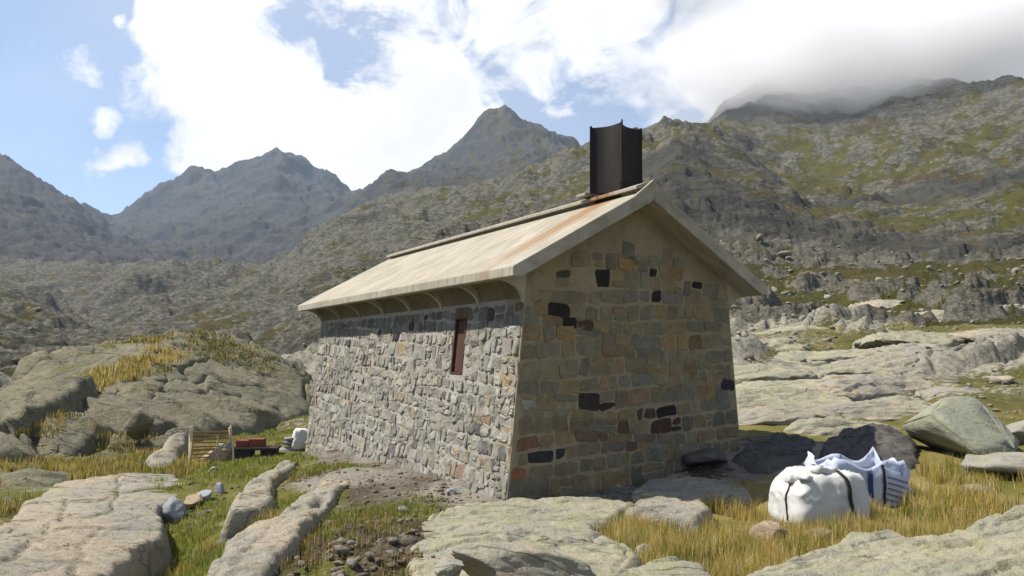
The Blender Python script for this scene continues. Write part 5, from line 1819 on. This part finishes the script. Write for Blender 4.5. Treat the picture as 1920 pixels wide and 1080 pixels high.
M_WHITE = mat_cloth('white woven bag', (0.68, 0.68, 0.66), (0.58, 0.575, 0.55), (0.40, 0.37, 0.30))
M_BLUEW = mat_cloth('bluish woven bag', (0.55, 0.62, 0.80), (0.62, 0.66, 0.78), (0.35, 0.38, 0.48))
M_STRAP = mat_cloth('black webbing', (0.02, 0.02, 0.022), (0.03, 0.03, 0.03), (0.05, 0.045, 0.04))
M_NAVY = mat_cloth('navy print', (0.03, 0.06, 0.16), (0.04, 0.08, 0.2), (0.03, 0.04, 0.08))
M_GREYB = mat_cloth('grey print', (0.16, 0.17, 0.24), (0.2, 0.21, 0.28), (0.1, 0.1, 0.14))


def mat_wood(name, a, b):
    m, t = material(name)
    c = t.coord('Object')
    n = t.noise(t.scale(c, (14, 14, 1.2)), 2, 6, .6, .4)
    t.surface(t.mix(t.ramp(n, .35, .66), a, b), .8, t.bump(n, .4, .01), spec=.2)
    return m


M_PALE = mat_wood('pale sawn wood', (0.78, 0.66, 0.44), (0.66, 0.53, 0.33))
M_BROWNW = mat_wood('brown stained wood', (0.40, 0.24, 0.09), (0.50, 0.32, 0.13))
M_DARKW = mat_wood('dark board', (0.035, 0.028, 0.025), (0.06, 0.05, 0.04))
M_BRICK = mat_plaster('red brick', (0.30, 0.10, 0.07), (0.25, 0.08, 0.055), (0.16, 0.06, 0.045), 3)


def cloth_box(w, d, h, seed, n=22, sag=0.1, round_=0.12, top=None):
    """a filled sack: box pulled round, bulging and creased; grid per face joined on a cube sphere"""
    import bmesh
    bm = bmesh.new()
    bmesh.ops.create_cube(bm, size=2.0)
    bmesh.ops.subdivide_edges(bm, edges=bm.edges[:], cuts=n, use_grid_fill=True)
    v = np.array([q.co[:] for q in bm.verts])
    f = [tuple(q.index for q in t_.verts) for t_ in bm.faces]
    bm.free()
    L = (np.abs(v) ** 7).sum(1) ** (1 / 7.0)
    v = v / L[:, None]
    hgt = (v[:, 2] + 1) / 2
    bul = 1 + sag * np.sin(np.clip(hgt, 0, 1) * math.pi) - 0.10 * hgt
    p = np.stack([v[:, 0] * w / 2 * bul, v[:, 1] * d / 2 * bul, hgt * h], 1)
    nz = fbm3(p * 3.2 + seed, 4, .55)
    cre = 1 - np.abs(fbm3(p * np.array([5, 5, 2.2]) + seed + 9, 3, .5)) * 2
    out = v / np.linalg.norm(v, axis=1, keepdims=True)
    p = p + out * (0.028 * nz + 0.016 * (np.maximum(cre, 0) ** 3 - .2) * (0.5 + hgt))[:, None]
    if top is not None:
        p[:, 2] += top(p[:, 0], p[:, 1]) * sstep(hgt, .75, 1.0)
    return p, f


def build_bags():
    p0 = at(1533, 958, 9.3)
    root = empty('bulk_bag', (p0[0], p0[1], float(land(p0[0], p0[1])) - 0.05), R(14))
    root.scale = (.93, .93, .93)
    tag(root, 'full white bulk bag with black strap in the golden grass', 'bag')
    v, f = cloth_box(.96, .74, .64, 2.0, sag=.05)
    v[:, 2] -= 0.10 * sstep(-v[:, 0], .15, .5) * sstep(v[:, 2], .3, .6)
    mesh_obj('body', v, f, M_WHITE, root, True)
    # gathered mouth: two folded lips of cloth lying over the top left
    for k, (x, y, z, la, lb, rz, ry) in enumerate([(-.24, -.20, .555, .42, .16, .55, .25), (-.02, -.17, .65, .34, .13, .25, .12), (-.36, -.02, .53, .30, .14, 1.3, .2)]):
        pv, pf = cloth_box(la, lb, .085, 20 + k, 8, .1)
        M = np.array(Matrix.Rotation(rz, 3, 'Z') @ Matrix.Rotation(ry, 3, 'Y'))
        mesh_obj('flap', pv @ M.T + np.array([x, y, z - .03]), pf, M_WHITE, root, True)
    from mathutils.bvhtree import BVHTree
    tree = BVHTree.FromPolygons([tuple(q) for q in v], f)

    def strap(pts, wid, mat, name):
        """a band laid on the bag: pts (x, z) on the front face, or rays given in full"""
        vs_, fs = [], []
        for i, (o_, d_) in enumerate(pts):
            hit, nrm, *_ = tree.ray_cast(Vector(o_), Vector(d_))
            if hit is None:
                continue
            nrm = nrm if nrm.dot(Vector(d_)) < 0 else -nrm
            side = Vector((1, 0, 0)) if abs(d_[0]) < .5 else Vector((0, 1, 0))
            c = hit + nrm * .012
            vs_ += [tuple(c - side * wid / 2), tuple(c + side * wid / 2)]
        for i in range(len(vs_) // 2 - 1):
            fs.append((2 * i, 2 * i + 1, 2 * i + 3, 2 * i + 2))
        o = mesh_obj(name, vs_, fs, mat, root, True)
        md = o.modifiers.new('thick', 'SOLIDIFY')
        md.thickness = .008
        return o
    pts = [((.13, .25, 2), (0, 0, -1)), ((.12, .1, 2), (0, 0, -1)), ((.12, -.1, 2), (0, 0, -1)), ((.12, -.22, 2), (0, 0, -1)), ((.12, -.30, 2), (0, 0, -1))]
    pts += [((.13 + .10 * (1 - z_ / .6), -2, z_), (0, 1, 0)) for z_ in np.linspace(.58, .02, 12)]
    strap(pts, .045, M_STRAP, 'strap')
    pts = [((-2, -.13 + .05 * z_, z_), (1, 0, 0)) for z_ in np.linspace(.5, .1, 8)]
    strap(pts, .022, M_STRAP, 'strap')

    # the second bag behind, half empty with raised corners
    p1 = at(1604, 915, 10.4)
    root = empty('bulk_bag', (p1[0], p1[1], float(land(p1[0], p1[1])) - 0.06), R(6))
    tag(root, 'half empty bluish bulk bag with dark stripes behind the white bag', 'bag')
    n, hgt = 13, .52
    W2, D2 = .88, .66
    ring = []
    for k in range(4):
        c0 = [(-1, -1), (1, -1), (1, 1), (-1, 1)][k]
        c1 = [(-1, -1), (1, -1), (1, 1), (-1, 1)][(k + 1) % 4]
        for i in range(n):
            s = i / n
            ring.append((c0[0] + (c1[0] - c0[0]) * s, c0[1] + (c1[1] - c0[1]) * s))
    ring = np.array(ring)
    rows = 12
    vs_ = []
    corner = np.minimum(1, (np.abs(ring[:, 0]) * np.abs(ring[:, 1])))
    for j in range(rows + 1):
        t_ = j / rows
        lift = t_ ** 2 * (corner ** 6 * .09 - .02 + .05 * np.sin(np.arange(len(ring)) * .8))
        q = np.stack([ring[:, 0] * W2 / 2 * (1 + .06 * math.sin(t_ * 3)), ring[:, 1] * D2 / 2 * (1 + .06 * math.sin(t_ * 3)), t_ * hgt + lift], 1)
        nz = fbm3(q * 4 + 5, 4, .6)
        q[:, :2] += ring * (nz * .05)[:, None]
        vs_.append(q)
    V = np.concatenate(vs_)
    m = len(ring)
    fs = [(j * m + i, j * m + (i + 1) % m, (j + 1) * m + (i + 1) % m, (j + 1) * m + i) for j in range(rows) for i in range(m)]
    c_ = len(V)
    V = np.concatenate([V, [[0, 0, hgt * .62]]])
    inner = []
    for i in range(m):
        inner.append(len(V) + i)
    V = np.concatenate([V, np.stack([ring[:, 0] * W2 * .46, ring[:, 1] * D2 * .45, np.full(m, hgt * .66)], 1)])
    body = mesh_obj('body', V[:c_], fs, M_BLUEW, root, True)
    md = body.modifiers.new('thick', 'SOLIDIFY')
    md.thickness = .012
    fill = mesh_obj('filling', np.concatenate([V[c_:], ]), [(0, 1 + i, 1 + (i + 1) % m) for i in range(m)], M_WHITE, root, True)
    tree2 = BVHTree.FromPolygons([tuple(q) for q in V[:c_]], fs)

    def front(x0, z0, x1, z1, wid, mat, name):
        vs2, fs2 = [], []
        d = Vector((x1 - x0, 0, z1 - z0))
        pr = Vector((-d.z, 0, d.x)).normalized() * wid / 2
        for s in np.linspace(0, 1, 9):
            x, z = x0 + (x1 - x0) * s, z0 + (z1 - z0) * s
            for sg in (-1, 1):
                hit = tree2.ray_cast(Vector((x + pr.x * sg, -3, z + pr.z * sg)), Vector((0, 1, 0)))[0]
                vs2.append(tuple((hit if hit else Vector((x, -D2 / 2, z))) + Vector((0, -.014, 0))))
        for i in range(8):
            fs2.append((2 * i, 2 * i + 1, 2 * i + 3, 2 * i + 2))
        mesh_obj(name, vs2, fs2, mat, root, True)
    front(-.03, .53, -.01, .12, .055, M_NAVY, 'strap')
    front(.14, .50, .17, .04, .035, M_STRAP, 'strap')
    for k in range(5):
        front(.19, .36 - k * .065, .44, .29 - k * .065, .02, M_GREYB, 'printed_stripe')
    front(.40, .50, .36, .37, .03, M_GREYB, 'printed_stripe')

    # small white sack at the far corner of the hut
    p2 = at(563, 835, 17.3)
    v, f = cloth_box(.34, .4, .42, 7.0, 14)
    o = mesh_obj('white_sack', v, f, M_WHITE, None, True)
    o.location = (p2[0], p2[1], float(land(p2[0], p2[1])) + .02)
    o.rotation_euler = (0, 0, .4)
    tag(o, 'small white sack beside the far corner of the hut', 'sack')


def build_fence():
    ra = gnd(357, 872)
    a, b = at(357, 872, ra), at(436, 868, ra * 1.02)
    k_ = ra / 16.6
    root = empty('wooden_fence', tuple(a))
    tag(root, 'makeshift fence of brown slats on pale wooden posts', 'fence')
    L = np.hypot(*(b - a)[:2])
    ang = math.atan2(b[1] - a[1], b[0] - a[0])
    root.rotation_euler = (0, 0, ang)
    root.scale = (k_, k_, k_)
    L /= k_
    zb = (b[2] - a[2]) / k_

    def post(x, lean, h, w=.05, y=0):
        m = MB()
        m.bar((x, y, zb * x / L - .1), (x + lean, y, zb * x / L + h), w, w, up=(0, 1, 0))
        m.build('post', M_PALE, root, bevel=.004)
    post(0.0, -.02, .70, .06)
    post(.56, -.03, .56, .035, .03)
    post(L - .01, -.07, .72, .055)
    post(L + .03, 0, .74, .03, .22)
    post(.10, 0, .74, .03, .25)
    m = MB()
    m.bar((-.02, -.04, .45), (-.13, -.22, .02), .035, .035)
    m.build('brace', M_PALE, root)
    m = MB()
    m.bar((L - .04, -.04, .45), (L - .10, -.25, .04), .035, .035)
    m.build('brace', M_PALE, root)
    m = MB()
    m.bar((-.36, .06, .71), (.0, .03, .71), .05, .03)
    m.build('rail', mat_wood('grey weathered rail', (.45, .43, .40), (.36, .34, .31)), root)
    for k in range(9):
        z = .06 + k * .072
        m = MB()
        m.bar((0.03, .035 + .006 * (k % 3), z + .01 * math.sin(k * 3)), (L - .03, .035, z + zb + .012 * math.cos(k * 2.1)), .018, .03 if k % 3 else .045)
        m.build('slat', M_BROWNW, root)

    # dark board on blocks with red bricks on top
    rc = gnd(484, 856)
    kb = rc / 18.6
    c = at(484, 856, rc)
    z0 = float(land(c[0], c[1]))
    bd = empty('work_board', (c[0], c[1], z0), .15)
    bd.scale = (kb, kb, kb)
    tag(bd, 'dark board raised on blocks in the grass by the fence', 'board')
    m = MB()
    m.box(-.45, .45, -.3, .3, .16, .21)
    m.build('board', M_DARKW, bd, bevel=.004)
    for x in (-.28, .25):
        m = MB()
        m.box(x - .17, x + .17, -.24, .24, -.15, .16)
        m.build('block', M_DARKW, bd, bevel=.01)  # blocks made wide and dark to stand for the shade under the board
    for k, (x, y, z, w, d, h, rz, lab) in enumerate([(-.34, -.06, .211, .28, .26, .155, .12, 'left pinkish-red brick block on the dark raised board'), (-.02, -.04, .211, .34, .24, .185, -.05, 'right dark red brick block on the dark raised board')]):
        m = MB()
        x, y, z, w, d, h = x * kb, y * kb, z * kb, w * kb, d * kb, h * kb
        m.box(-w / 2, w / 2, -d / 2, d / 2, 0, h)
        o = m.build('brick_block', M_BRICK, None, bevel=.012)
        o.location = (c[0] + x * math.cos(.15) - y * math.sin(.15), c[1] + x * math.sin(.15) + y * math.cos(.15), z0 + z)
        o.rotation_euler = (0, 0, .15 + rz)
        tag(o, lab, 'brick', 'bricks on the board')


build_bags()
build_fence()

grass('bank_grass', 'brownish grass tufts on the earth bank below the hut wall', [(640, 1000, 7.8, .5, 90), (700, 1020, 7.2, .5, 70), (650, 960, 8.8, .6, 110), (560, 1040, 6.9, .3, 50), (720, 965, 8.6, .5, 80), (760, 1060, 6.3, .3, 30), (600, 900, 11.8, .5, 50)], 0.09, OLIVE + [(0.22, 0.15, 0.06), (0.16, 0.11, 0.05)], 12, 0.007, tr=.04)

grass('green_grass', 'fresh green tufts among the golden grass by the bags', [(1240, 1010, 7.4, .5, 90), (1330, 1000, 7.6, .8, 120), (1450, 990, 7.9, .7, 80), (1650, 975, 8.1, .8, 110), (1760, 960, 8.6, .9, 120), (1870, 915, 10.2, 1.0, 90), (1300, 1055, 6.4, .4, 60)], 0.15, GREEN + OLIVE, 21, 0.007)
